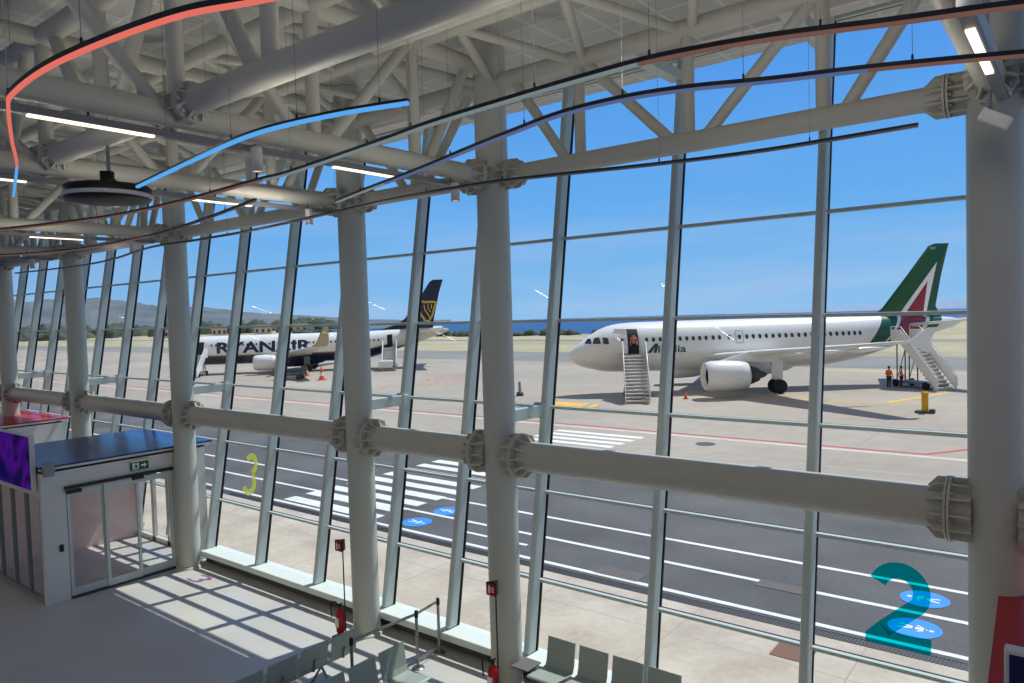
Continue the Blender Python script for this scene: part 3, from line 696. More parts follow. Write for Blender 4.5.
# coast land with a bay: outline polygon
m_ = MB(); m_.prism([(-900, 126, -0.3), (420, 126, -0.3), (420, 420, -0.3), (-10, 420, -0.3), (-30, 300, -0.3), (-40, 196, -0.3), (-78, 160, -0.3), (-128, 150, -0.3), (-190, 160, -0.3), (-300, 210, -0.3), (-700, 420, -0.3), (-900, 420, -0.3)], (0, 0, 0.3)); o = m_.build('coast_land', M['grass']); o['kind'] = 'structure'
m_ = MB(); m_.prism([(-500, -60, -0.31), (-500, 126, -0.31), (-1200, 420, -0.31), (-1400, -200, -0.31)], (0, 0, 0.3)); o = m_.build('plain_land', M['grass']); o['kind'] = 'structure'
g = MB(); g.lathe([(0, 0), (200, 0), (1420, 0)], (0, 0, -8.4), n=96, smooth=False); o = g.build('sea', M['sea']); o['kind'] = 'structure'
# drain grate along the kerb
m_ = MB(); m_.box((-30, 13.48, -0.03), (120, 0.26, 0.04)); 
for k in range(420): m_.box((2 - k * 0.06, 13.48, -0.003), (0.03, 0.24, 0.012))
o = m_.build('drain_channel', M['drain']); o['kind'] = 'structure'
# road markings
def mark(name, rects, mat, z=0.006):
    m_ = MB()
    for x0, x1, y0, y1 in rects: m_.box(((x0 + x1) / 2, (y0 + y1) / 2, z - 0.004), (x1 - x0, y1 - y0, 0.008))
    o = m_.build(name, mat); o['kind'] = 'structure'; return o
mark('road_line', [(-90, 20, 13.74, 13.88), (-90, 20, 15.28, 15.42), (-90, 20, 16.86, 17.0)], M['markwhite'])
mark('road_line', [(-13.6, -11.2, 14.5, 14.62)], M['markwhite'])
mark('crosswalk_line', [(-20.8, -16.4 + 0.02 * k, 14.0 + 0.86 * k, 14.47 + 0.86 * k) for k in range(19)], M['markwhite'], 0.008)
mark('apron_line', [(-200, -4.9, 31.55, 31.75)], M['markred'])
mark('apron_line', [(-200, -3, 30.9, 31.3), (-160, 20, 24.4, 24.5), (-160, 20, 27.6, 27.66)], M['markpale'])
m_ = MB(); m_.prism([(-4.9, 31.55, 0.001), (-1.0, 37.2, 0.001), (-1.2, 37.4, 0.001), (-5.0, 31.75, 0.001)], (0, 0, 0.006)); o = m_.build('apron_line', M['markred']); o['kind'] = 'structure'
m_ = MB()
for q in ([(-28, 39.2), (-24.9, 39.3), (-24.4, 37.4), (-27.5, 37.3)], [(-24.5, 39.3), (-24.1, 39.3), (-23.6, 37.4), (-24.0, 37.4)]): m_.prism([(x, y, 0.001) for x, y in q], (0, 0, 0.006))
m_.prism([(-36, 41.6, 0.001), (-14, 47.6, 0.001), (-14, 47.8, 0.001), (-36, 41.8, 0.001)], (0, 0, 0.006))
m_.prism([(-14, 46.2, 0.001), (-3.8, 47.2, 0.001), (-3.8, 47.4, 0.001), (-14, 46.4, 0.001)], (0, 0, 0.006))
m_.prism([(-9.5, 47.0, 0.001), (-7.2, 53.5, 0.001), (-6.9, 53.5, 0.001), (-9.1, 47.0, 0.001)], (0, 0, 0.006))
m_.prism([(-4, 68.0, 0.001), (-20, 68.0, 0.001), (-20, 67.4, 0.001), (-4, 67.4, 0.001)], (0, 0, 0.006))
o = m_.build('stand_line', M['markyellow']); o['kind'] = 'structure'
m_ = MB()
for (xa_, ya_), (xb_, yb_) in (((-47.56, 46.91), (-43.83, 43.4)), ((-47.7, 47.89), (-43.91, 44.26)), ((-47.44, 48.62), (-43.65, 44.91)), ((-47.31, 49.52), (-43.5, 45.71)), ((-47.19, 50.65), (-43.35, 46.71)), ((-47.17, 51.78), (-43.29, 47.71)), ((-44.7, 38.6), (-47.6, 43.4)), ((-47.56, 46.91), (-47.17, 51.78))):
    e_ = V(yb_ - ya_, xa_ - xb_, 0).normalized() * 0.11
    m_.prism([(xa_ + e_.x, ya_ + e_.y, 0.001), (xb_ + e_.x, yb_ + e_.y, 0.001), (xb_ - e_.x, yb_ - e_.y, 0.001), (xa_ - e_.x, ya_ - e_.y, 0.001)], (0, 0, 0.006))
o = m_.build('apron_hatching', M['markworn']); o['kind'] = 'structure'
for k, (x, y) in enumerate(((-4.63, 14.05), (-2.05, 11.6), (-9.3, 14.2))): 
    pass
m_ = MB(); m_.box((-8.24, 14.1, 0.004), (1.1, 0.5, 0.012)); o = m_.build('manhole_cover', M['cover']); tag(o, 'grey rectangular cover set in the road before the window bench', 'manhole cover', 'covers in the road')
m_ = MB(); m_.box((-5.06, 15.25, 0.004), (1.0, 0.4, 0.012)); o = m_.build('manhole_cover', M['cover']); tag(o, 'grey rectangular cover in the road left of the teal number', 'manhole cover', 'covers in the road')
m_ = MB(); m_.box((-3.95, 12.43, 0.004), (0.62, 0.55, 0.012)); o = m_.build('manhole_cover', M['rust']); tag(o, 'square brown cover set in the pale pavement', 'manhole cover')
m_ = MB(); m_.tube((-13.0, 29.7, 0.0), (-13.0, 29.7, 0.012), 0.42, n=24); o = m_.build('manhole_cover', M['drain']); tag(o, 'round dark cover on the apron beyond the red line', 'manhole cover')
# pedestrian discs on the walking lanes
def disc(x, y, flip, label, r=0.44):
    e = empty('floor_disc', (x, y, 0.0), 0, label, 'road sign', 'blue pedestrian discs on the road')
    MB().tube((0, 0, 0.002), (0, 0, 0.01), r, n=40).build('disc', M['markblue'], e)
    g = MB(); s = -1 if flip else 1
    def seg(a, b, w):
        a, b = V(a[0] * s, a[1], 0.0105), V(b[0] * s, b[1], 0.0105); d_ = (b - a).normalized(); n_ = V(-d_.y, d_.x, 0) * w / 2
        g.prism([a - n_, b - n_, b + n_, a + n_], (0, 0, 0.003))
    # walking figure lying along the lane, head toward +x
    g.tube((0.27 * s, 0, 0.0105), (0.27 * s, 0, 0.0135), 0.045, n=12)
    seg((0.2, 0), (-0.02, 0), 0.09); seg((0.0, 0.01), (-0.26, 0.09), 0.055); seg((0.0, -0.01), (-0.26, -0.09), 0.055)
    seg((0.18, 0.02), (0.02, 0.14), 0.04); seg((0.18, -0.02), (0.06, -0.13), 0.04)
    g.build('walking_figure', M['markwhite'], e)
    return e
disc(-2.56, 16.15, True, 'upper blue walking-figure disc behind the teal number')
disc(-2.48, 14.6, False, 'lower blue walking-figure disc behind the foot of the teal number')
disc(-15.15, 15.85, True, 'farther of the two blue discs by the crosswalk end')
disc(-15.1, 14.5, False, 'nearer blue disc by the crosswalk end, next to the pavement')

# ------------------------------------------------------------------ aircraft
def sec_fn(S):
    def f(x):
        for a, b in zip(S[:-1], S[1:]):
            if a[0] <= x <= b[0]:
                t = (x - a[0]) / (b[0] - a[0]); return [a[k] + (b[k] - a[k]) * t for k in (1, 2, 3)]
        return list(S[-1][1:])
    return f
def fuselage(mb, S, n=32):
    rings = []
    for x, zc, a, b in S:
        rings.append([V(x, a * math.sin(2 * PI * k / n), zc + b * math.cos(2 * PI * k / n)) for k in range(n)])
    mb.loft(rings)
def smooth_sections(S, step=0.5):
    X = [s[0] for s in S]; out = []
    def cr(i, k, t):
        a, b, c, d_ = S[max(i - 1, 0)][k], S[i][k], S[i + 1][k], S[min(i + 2, len(S) - 1)][k]
        h = X[i + 1] - X[i]
        ma = (c - a) / (X[i + 1] - X[max(i - 1, 0)]) * h; mb_ = (d_ - b) / (X[min(i + 2, len(S) - 1)] - X[i]) * h
        return (2 * t ** 3 - 3 * t * t + 1) * b + (t ** 3 - 2 * t * t + t) * ma + (-2 * t ** 3 + 3 * t * t) * c + (t ** 3 - t * t) * mb_
    for i in range(len(S) - 1):
        n = max(1, int((X[i + 1] - X[i]) / step))
        for k in range(n):
            t = k / n; out.append((X[i] + (X[i + 1] - X[i]) * t, cr(i, 1, t), cr(i, 2, t), cr(i, 3, t)))
    out.append(tuple(S[-1])); return out
def surf(fn, x, z, off=0.015):            # port side point (port = -y)
    zc, a, b = fn(x); q = max(-0.999, min(0.999, (z - zc) / b))
    return V(x, -(a * math.sqrt(1 - q * q) + off), z)
def patch(mb, fn, corners, off=0.015, n=5):   # corners: (x,z) bl, br, tr, tl
    bl, br, tr, tl = corners; vs = []
    for j in range(n + 1):
        for i in range(n + 1):
            u, w = i / n, j / n
            x = (bl[0] * (1 - u) + br[0] * u) * (1 - w) + (tl[0] * (1 - u) + tr[0] * u) * w
            z = (bl[1] * (1 - u) + br[1] * u) * (1 - w) + (tl[1] * (1 - u) + tr[1] * u) * w
            vs.append(surf(fn, x, z, off))
    mb.add(vs, [(j * (n + 1) + i, j * (n + 1) + i + 1, (j + 1) * (n + 1) + i + 1, (j + 1) * (n + 1) + i) for j in range(n) for i in range(n)], True)
def oval(mb, fn, x, z, w, h, off=0.02, n=12):
    mb.add([surf(fn, x + w / 2 * math.cos(2 * PI * k / n), z + h / 2 * math.sin(2 * PI * k / n), off) for k in range(n)], [list(range(n))])
def foil(mb, A, n=9):                      # A,B: (x_le, y, z, chord, thick)
    def ring(s, vert=False):
        x, y, z, c, t = s; up = []; dn_ = []
        for k in range(n + 1):
            u = k / n; th = t * 2.6 * (0.2969 * math.sqrt(u) - 0.126 * u - 0.3516 * u * u + 0.2843 * u ** 3 - 0.1036 * u ** 4) * 2
            up.append((x + c * u, y, z + th)); dn_.append((x + c * u, y, z - th))
        return [V(*p) for p in up + dn_[-2:0:-1]]
    mb.loft([ring(s) for s in A])
def fin_mesh(mb, le, te, zs, th):             # vertical fin: lists of x at LE and TE per z
    rings = []; n = 8
    for xl, xt, z, t in zip(le, te, zs, th):
        L = []; Rr = []
        for k in range(n + 1):
            u = k / n; q = t * (0.2969 * math.sqrt(u) - 0.126 * u - 0.3516 * u * u + 0.2843 * u ** 3 - 0.1036 * u ** 4) * 5
            L.append(V(xl + (xt - xl) * u, -q, z)); Rr.append(V(xl + (xt - xl) * u, q, z))
        rings.append(L + Rr[-2:0:-1])
    mb.loft(rings)
def wheel(mb, x, y, r, w):
    mb.lathe([(0, -w / 2), (r * 0.6, -w / 2), (r * 0.92, -w / 2 * 0.9), (r, -w * 0.25), (r, w * 0.25), (r * 0.92, w / 2 * 0.9), (r * 0.6, w / 2), (0, w / 2)], (x, y, r), (0, 1, 0), n=24)
def lettering(parent, fn, txt, x, z, size, bold, mat, xs=1.0, slant=0.0, name='lettering'):
    vs, fs = text_mesh(txt, size, bold, xs); mb = MB()
    mb.add([surf(fn, x + px + slant * py, z + py, 0.03) for px, py in vs], fs); return mb.build(name, mat, parent)

# ---- near jet, white with green tail band
A = empty('passenger_jet', (-28.63, 42.67, 0), R(41.69), 'white passenger jet with a green fin bearing a red and white triangle', 'airplane', 'parked passenger jets')
A.scale = (0.84,) * 3
SA = [(0.0, 3.25, 0.03, 0.03), (0.12, 3.26, 0.35, 0.33), (0.45, 3.3, 0.72, 0.68), (1.0, 3.38, 1.05, 1.02), (1.7, 3.52, 1.36, 1.36), (2.6, 3.68, 1.64, 1.74), (3.6, 3.79, 1.82, 1.95), (5.0, 3.84, 1.94, 2.05), (6.5, 3.85, 1.975, 2.07),
      (20.5, 3.85, 1.975, 2.07), (22.5, 3.92, 1.95, 2.0), (25.0, 4.15, 1.75, 1.76), (28.0, 4.55, 1.28, 1.3), (31.0, 4.9, 0.74, 0.78), (33.2, 5.1, 0.34, 0.4), (33.84, 5.15, 0.12, 0.16)]
SA = smooth_sections(SA, 0.35); fa = sec_fn(SA)
m_ = MB(); fuselage(m_, SA, 40); fus = m_.build('fuselage', M['fus_a'], A)
m_ = MB(); m_.lathe([(0.02, 0), (0.9, 1.5), (1.5, 3.5), (1.55, 6.0), (1.1, 8.5), (0.1, 10.5)], (10.0, 0, 2.55), (1, 0, 0), n=24); bl = m_.build('belly_fairing', M['planewhite'], A)
m_ = MB(); 
for y in (-1, 1): foil(m_, [(10.6, 1.6 * y, 2.9, 6.0, 0.6), (13.4, 6.3 * y, 3.45, 3.9, 0.42), (18.3, 17.0 * y, 4.5, 1.6, 0.16)]) if y < 0 else None
m_.build('port_wing', M['planewhite'], A)
m_ = MB(); foil(m_, [(10.6, 1.6, 2.9, 6.0, 0.6), (13.4, 6.3, 3.45, 3.9, 0.42), (18.3, 17.0, 4.5, 1.6, 0.16)]); m_.build('starboard_wing', M['planewhite'], A)
for sy in (-1, 1):
    m_ = MB(); m_.prism([(18.6, 17.0 * sy, 4.5), (20.0, 17.0 * sy, 5.35), (20.5, 17.0 * sy, 5.35), (20.1, 17.0 * sy, 4.5), (20.4, 17.0 * sy, 3.8), (19.9, 17.0 * sy, 3.8)], (0, 0.05 * sy, 0)); m_.build('wingtip_fence', M['planewhite'], A)
    for yf in (5.0, 8.2, 11.5):
        m_ = MB(); xx = 15.6 + (yf - 5) * 0.45; zz0 = 2.85 + (yf - 2) * 0.1
        m_.lathe([(0.01, 0), (0.16, 0.5), (0.2, 1.2), (0.12, 2.2), (0.01, 3.0)], (xx - 0.8, yf * sy, zz0 - 0.12), (1, 0, 0.05), n=12); m_.build('flap_fairing', M['planewhite'], A)
    # engine
    m_ = MB(); m_.lathe([(0.72, 0.35), (0.86, 0.05), (0.95, 0.0), (1.04, 0.06), (1.16, 0.5), (1.18, 1.4), (1.12, 2.6), (1.0, 3.3), (0.9, 3.35), (0.86, 3.0)], (9.55, 5.75 * sy, 1.72), (1, 0, 0), n=36); en = m_.build('engine_cowl', M['planewhite'], A)
    MB().lathe([(0.0, 0.25), (0.2, 0.45), (0.3, 0.75), (0.9, 0.8), (0.9, 0.5), (0.8, 0.3)], (9.55, 5.75 * sy, 1.72), (1, 0, 0), n=30).build('fan', M['dark'], en)
    MB().lathe([(0.8, 2.9), (0.72, 3.6), (0.5, 4.2), (0.34, 4.25), (0.2, 4.7), (0.02, 4.95)], (9.55, 5.75 * sy, 1.72), (1, 0, 0), n=26).build('exhaust', M['dark'], en)
    MB().prism([(10.2, 5.65 * sy, 2.7), (13.0, 5.65 * sy, 2.75), (15.4, 5.65 * sy, 2.6), (15.4, 5.65 * sy, 3.3), (13.2, 5.65 * sy, 3.5), (11.5, 5.65 * sy, 3.05)], (0, 0.2, 0)).build('pylon', M['planewhite'], A)
    # main gear
    m_ = MB(); m_.tube((16.1, 3.8 * sy, 0.55), (16.0, 3.8 * sy, 3.1), 0.13, n=12); m_.tube((16.1, 3.4 * sy, 0.58), (16.1, 4.2 * sy, 0.58), 0.08, n=10); m_.tube((16.05, 3.8 * sy, 1.6), (15.9, 2.6 * sy, 2.6), 0.07, n=8); m_.box((16.0, 4.0 * sy, 1.9), (0.9, 0.05, 1.5)); gr = m_.build('main_gear', M['planewhite'], A)
    for dy in (-0.46, 0.46):
        m_ = MB(); wheel(m_, 16.1, 3.8 * sy + dy, 0.58, 0.4); m_.build('wheel', M['tyre'], gr)
    m_ = MB(); foil(m_, [(28.2, 0.4 * sy, 5.0, 3.6, 0.22), (31.4, 6.2 * sy, 5.55, 1.4, 0.08)]); m_.build('tailplane', M['planewhite'], A)
m_ = MB(); m_.tube((5.0, 0, 0.4), (4.9, 0, 2.0), 0.09, n=10); gr = m_.build('nose_gear', M['planewhite'], A)
for dy in (-0.25, 0.25):
    m_ = MB(); wheel(m_, 5.0, dy, 0.38, 0.24); m_.build('wheel', M['tyre'], gr)
m_ = MB(); fin_mesh(m_, [25.9, 27.01, 29.1, 31.1, 31.6], [32.2, 31.7, 32.2, 32.85, 32.95], [5.6, 6.52, 9.1, 11.65, 11.85], [0.5, 0.42, 0.32, 0.2, 0.06]); fin = m_.build('fin', M['fin_a'], A)
vs, fs = text_mesh('NLT', 0.28, 0.0); m_ = MB(); m_.add([(31.1 + x, -0.28, 11.35 + y) for x, y in vs], fs); m_.build('fin_lettering', M['white'], fin)
for x in [6.1, 6.67, 7.22, 7.77, 8.32, 8.87, 9.42, 9.96, 10.49, 11.02, 11.61, 12.14, 12.95, 13.8, 14.41, 14.96, 15.51, 16.05, 16.61, 17.16, 17.7, 18.22, 18.78, 19.33, 19.88, 20.42, 20.95, 21.47, 22.0, 22.55, 23.05, 23.55, 24.02]:
    m_ = MB(); oval(m_, fa, x, 4.5, 0.27, 0.38); m_.build('cabin_window', M['glassdark'], A)
for q in ([(1.2, 4.3), (1.72, 4.28), (1.72, 4.7), (1.5, 4.68)], [(1.8, 4.28), (2.42, 4.26), (2.36, 4.8), (1.96, 4.74)], [(2.62, 4.24), (3.06, 4.23), (3.02, 4.72), (2.6, 4.8)]):
    m_ = MB(); patch(m_, fa, q, 0.02, 4); m_.build('cockpit_window', M['glassdark'], A)
m_ = MB(); patch(m_, fa, [(4.58, 3.38), (5.46, 3.36), (5.44, 5.38), (4.56, 5.4)], 0.02, 6); m_.build('open_door_shade', M['black'], A)  # black patch on the solid skin, painted shade of the cabin interior
m_ = MB(); 
pv = [(surf(fa, x, z, 0.16)) for x, z in ((3.58, 3.5), (4.5, 3.48), (4.5, 5.42), (3.58, 5.44))]
m_.prism(pv, (0, -0.06, 0)); dr = m_.build('cabin_door', M['planewhite'], A)
m_ = MB(); q = surf(fa, 4.1, 4.55, 0.23); m_.tube(q, q + V(0, -0.01, 0), 0.11, n=14); m_.build('door_window', M['glassdark'], dr)
m_ = MB()
for q in (((13.5, 4.0), (14.1, 4.0)), ((13.5, 5.0), (14.1, 5.0))):
    patch(m_, fa, [(q[0][0], q[0][1] - 0.02), (q[1][0], q[0][1] - 0.02), (q[1][0], q[0][1] + 0.02), (q[0][0], q[0][1] + 0.02)], 0.02, 2)
for xx in (13.5, 14.1): patch(m_, fa, [(xx - 0.015, 4.0), (xx + 0.015, 4.0), (xx + 0.015, 5.0), (xx - 0.015, 5.0)], 0.02, 4)
m_.build('wing_exit_outline', M['grey'], A)
# lettering with a sloped capital drawn as a triangle
m_ = MB(); 
for q in ([(6.1, 3.42), (6.42, 3.42), (7.02, 4.18), (6.78, 4.18)], [(6.62, 3.42), (6.9, 3.42), (7.02, 4.18), (6.86, 4.1)], ): patch(m_, fa, q, 0.03, 3)
m_.build('lettering', M['green'], A)
lettering(A, fa, 'litalia', 7.02, 3.42, 0.84, 0.012, M['green'], 1.36)

# ---- far jet, white over navy
B = empty('passenger_jet', (-81.12, 40.33, 0), R(45.24), 'white and navy passenger jet with a navy fin and golden harp', 'airplane', 'parked passenger jets')
B.scale = (0.8,) * 3
SB = [(1.9, 2.85, 0.03, 0.03), (1.98, 2.86, 0.3, 0.3), (2.25, 2.9, 0.65, 0.68), (2.8, 3.0, 1.05, 1.15), (3.5, 3.15, 1.42, 1.62), (4.2, 3.25, 1.7, 1.9), (5.2, 3.3, 1.85, 2.0), (6.5, 3.3, 1.88, 2.005), (26.5, 3.3, 1.88, 2.005),
      (29.0, 3.55, 1.75, 1.8), (32.5, 4.15, 1.3, 1.35), (36.0, 4.7, 0.78, 0.85), (38.6, 5.05, 0.35, 0.4), (39.47, 5.15, 0.1, 0.12)]
SB = smooth_sections(SB, 0.5); fb = sec_fn(SB)
m_ = MB(); fuselage(m_, SB, 36); m_.build('fuselage', M['fus_r'], B)
m_ = MB(); m_.lathe([(0.02, 0), (1.0, 1.5), (1.5, 3.5), (1.5, 7.0), (1.0, 9.0), (0.1, 11.0)], (12.5, 0, 2.1), (1, 0, 0), n=20); m_.build('belly_fairing', M['navy'], B)
for sy, nm in ((-1, 'port_wing'), (1, 'starboard_wing')):
    m_ = MB(); foil(m_, [(13.0, 1.5 * sy, 2.3, 7.2, 0.62), (16.4, 5.6 * sy, 2.8, 4.2, 0.45), (22.2, 16.8 * sy, 3.95, 1.9, 0.16)]); m_.build(nm, M['planewhite'], B)
    m_ = MB(); foil(m_, [(22.2, 16.75 * sy, 3.95, 1.9, 0.14), (22.9, 17.15 * sy, 4.4, 1.5, 0.12), (23.9, 17.5 * sy, 6.5, 0.6, 0.05)]); m_.build('winglet', M['winglet'], B)
    m_ = MB(); m_.lathe([(0.7, 0.3), (0.78, 0.05), (0.86, 0.0), (0.95, 0.06), (1.06, 0.5), (1.07, 1.3), (0.98, 2.5), (0.82, 3.2), (0.76, 3.0)], (12.9, 4.83 * sy, 1.6), (1, 0, 0), n=30); en = m_.build('engine_cowl', M['planewhite'], B)
    MB().lathe([(0.0, 0.25), (0.2, 0.45), (0.28, 0.7), (0.85, 0.75), (0.82, 0.5), (0.75, 0.28)], (12.9, 4.83 * sy, 1.6), (1, 0, 0), n=26).build('fan', M['dark'], en)
    MB().lathe([(0.72, 2.9), (0.55, 3.7), (0.34, 4.1), (0.15, 4.6), (0.02, 4.7)], (12.9, 4.83 * sy, 1.6), (1, 0, 0), n=24).build('exhaust', M['dark'], en)
    MB().prism([(13.4, 4.75 * sy, 2.5), (17.5, 4.75 * sy, 2.2), (17.5, 4.75 * sy, 2.7), (15.6, 4.75 * sy, 2.85), (14.4, 4.75 * sy, 2.75)], (0, 0.16, 0)).build('pylon', M['planewhite'], B)
    m_ = MB(); m_.tube((19.7, 2.86 * sy, 0.5), (19.6, 2.86 * sy, 2.4), 0.12, n=10); m_.tube((19.7, 2.5 * sy, 0.55), (19.7, 3.2 * sy, 0.55), 0.08, n=8); m_.box((19.6, 3.1 * sy, 1.6), (0.8, 0.05, 1.1)); gr = m_.build('main_gear', M['grey'], B)
    for dy in (-0.42, 0.42):
        m_ = MB(); wheel(m_, 19.7, 2.86 * sy + dy, 0.56, 0.38); m_.build('wheel', M['tyre'], gr)
    m_ = MB(); foil(m_, [(34.2, 0.5 * sy, 4.9, 3.7, 0.24), (37.5, 7.1 * sy, 5.6, 1.4, 0.09)]); m_.build('tailplane', M['planewhite'], B)
m_ = MB(); m_.tube((4.0, 0, 0.35), (3.95, 0, 1.6), 0.09, n=10); gr = m_.build('nose_gear', M['grey'], B)
for dy in (-0.22, 0.22):
    m_ = MB(); wheel(m_, 4.0, dy, 0.34, 0.22); m_.build('wheel', M['tyre'], gr)
m_ = MB(); fin_mesh(m_, [28.6, 32.3, 33.2, 35.9, 36.9, 37.4], [37.2, 37.25, 37.4, 38.25, 38.75, 38.85], [5.1, 6.3, 7.0, 10.7, 12.2, 12.5], [0.35, 0.42, 0.42, 0.3, 0.2, 0.06]); fin = m_.build('fin', M['navy'], B)
# golden harp on the fin: neck, body and strings as thin curved bands
m_ = MB()
def fin_band(pts, w):
    L, Rr = stroke2d(pts, w); n = len(L)
    m_.add([(p.x, -0.40, p.y) for p in L] + [(p.x, -0.40, p.y) for p in Rr], [(i, i + 1, n + i + 1, n + i) for i in range(n - 1)])
fin_band([(35.2, 9.5), (36.2, 9.25), (37.2, 9.3), (37.95, 9.15)], 0.32)
fin_band([(35.3, 9.3), (35.25, 8.4), (35.5, 7.5), (36.0, 6.8)], 0.3)
fin_band([(36.0, 8.9), (36.1, 8.2), (36.6, 7.4), (36.9, 6.8)], 0.16)
fin_band([(36.6, 9.0), (36.55, 8.4), (36.9, 7.8)], 0.14)
fin_band([(37.7, 9.1), (37.4, 8.2), (37.1, 7.2), (36.6, 6.5), (35.9, 6.7)], 0.26)
fin_band([(37.1, 9.0), (37.0, 8.3)], 0.13)
m_.build('harp_emblem', M['gold'], fin)
for k in range(40):
    x = 6.6 + 0.6 * k
    m_ = MB(); oval(m_, fb, x, 4.05, 0.24, 0.34, 0.015, 10); m_.build('cabin_window', M['glassdark'], B)
lettering(B, fb, 'RYANAIR', 7.3, 2.95, 2.1, 0.06, M['navy'], 1.46)
m_ = MB(); patch(m_, fb, [(4.8, 2.8), (5.6, 2.8), (5.6, 4.55), (4.8, 4.55)], 0.02, 5); m_.build('front_door_shade', M['black'], B)  # flat black patch paints the dark interior behind the front door
m_ = MB(); patch(m_, fb, [(30.6, 3.0), (31.35, 3.05), (31.35, 4.8), (30.6, 4.75)], 0.02, 5); m_.build('rear_door_shade', M['black'], B)  # same painted darkness for the rear door opening
for q in ([(2.9, 3.75), (3.3, 3.75), (3.3, 4.15), (3.05, 4.12)], [(3.4, 3.75), (3.9, 3.78), (3.9, 4.25), (3.45, 4.2)]):
    m_ = MB(); patch(m_, fb, q, 0.02, 3); m_.build('cockpit_window', M['glassdark'], B)

# ------------------------------------------------------------------ passenger stairs
def stairs(top, dirv, length, ztop, label, cabtruck=False, w=1.45):
    """top: point under the aircraft door; dirv: unit vector from door outward"""
    dx, dy = dirv; rz = math.atan2(-dx, dy) + PI       # local +y runs up toward the aircraft
    bx_, by_ = top[0] + dx * length, top[1] + dy * length
    e = empty('passenger_stairs', (bx_, by_, 0), rz, label, 'passenger stairs', 'mobile boarding stairs')
    pl = 1.0; run = length - pl; n = 14
    m_ = MB()
    for k in range(n):
        y = run * k / n; z = ztop * (k + 1) / n
        m_.box((0, y + run / n / 2, z - 0.02), (w, run / n + 0.03, 0.04)); m_.box((0, y + run / n, z - ztop / n / 2 + 0.0), (w, 0.02, ztop / n))
    m_.build('steps', M['wall'], e)
    for sx in (-1, 1):
        x = sx * (w / 2 + 0.03)
        MB().prism([(x - 0.02, -0.15, 0.05), (x - 0.02, run, ztop - 0.25), (x - 0.02, length - 0.1, ztop - 0.25), (x - 0.02, length - 0.1, ztop + 0.75), (x - 0.02, run, ztop + 0.75), (x - 0.02, -0.15, 0.85)], (0.04, 0, 0)).build('side_panel', M['planewhite'], e)
        MB().bent([(x, -0.2, 0.3), (x, -0.2, 0.95), (x, run, ztop + 0.95), (x, length - 0.1, ztop + 0.95), (x, length - 0.1, ztop)], 0.03, n=7).build('handrail', M['planewhite'], e)
        for y, zz_ in ((length - 0.35, ztop - 0.1), (run - 0.1, ztop - 0.3)):
            MB().tube((sx * 0.5, y, 0.35), (sx * 0.5, y, zz_), 0.045, n=8).build('support_leg', M['grey'], e)
        MB().tube((sx * 0.5, length - 0.35, 0.5), (sx * 0.5, run - 0.1, ztop - 0.6), 0.03, n=6).build('brace', M['grey'], e)
        for y in (0.9, length - 0.4):
            m_ = MB(); m_.lathe([(0, -0.09), (0.2, -0.09), (0.26, -0.06), (0.26, 0.06), (0.2, 0.09), (0, 0.09)], (sx * 0.66, y, 0.26), (1, 0, 0), n=18); m_.build('wheel', M['tyre'], e)
    MB().box((0, length - pl / 2, ztop - 0.05), (w, pl, 0.08)).build('platform', M['grey'], e)
    MB().box((0, length / 2, 0.36), (1.0, length - 0.5, 0.16), bev=0.02).build('chassis', M['grey'], e)
    if cabtruck:
        MB().box((-0.35, 0.55, 0.72), (1.5, 1.4, 0.75), bev=0.06).build('engine_box', M['planewhite'], e)
    return e
def world(o_, x, y): 
    c, s = math.cos(o_.rotation_euler.z), math.sin(o_.rotation_euler.z); k = o_.scale.x
    return (o_.location.x + k * (c * x - s * y), o_.location.y + k * (s * x + c * y))
pa = world(A, 5.0, -2.0); ba = (-22.05, 40.37); v_ = Vector((ba[0] - pa[0], ba[1] - pa[1])); La = v_.length; v_.normalize()
stA = stairs(pa, v_, La, 2.78, 'white boarding stairs leading up to the open front door of the near jet')
pr = world(A, 27.4, -1.75); br = (-7.37, 54.41); v2 = Vector((br[0] - pr[0], br[1] - pr[1])); Lr = v2.length; v2.normalize()
stR = stairs(pr, v2, Lr, 3.2, 'white boarding stairs at the tail of the near jet, seen from the side')
p_ = Vector((math.sin(R(45.24)), -math.cos(R(45.24))))
stairs(world(B, 31.0, -1.75), p_, 4.6, 2.35, 'boarding stairs truck under the navy fin of the far jet', True)
stairs(world(B, 5.2, -1.9), p_, 4.2, 2.2, 'pale boarding stairs at the nose of the far jet')

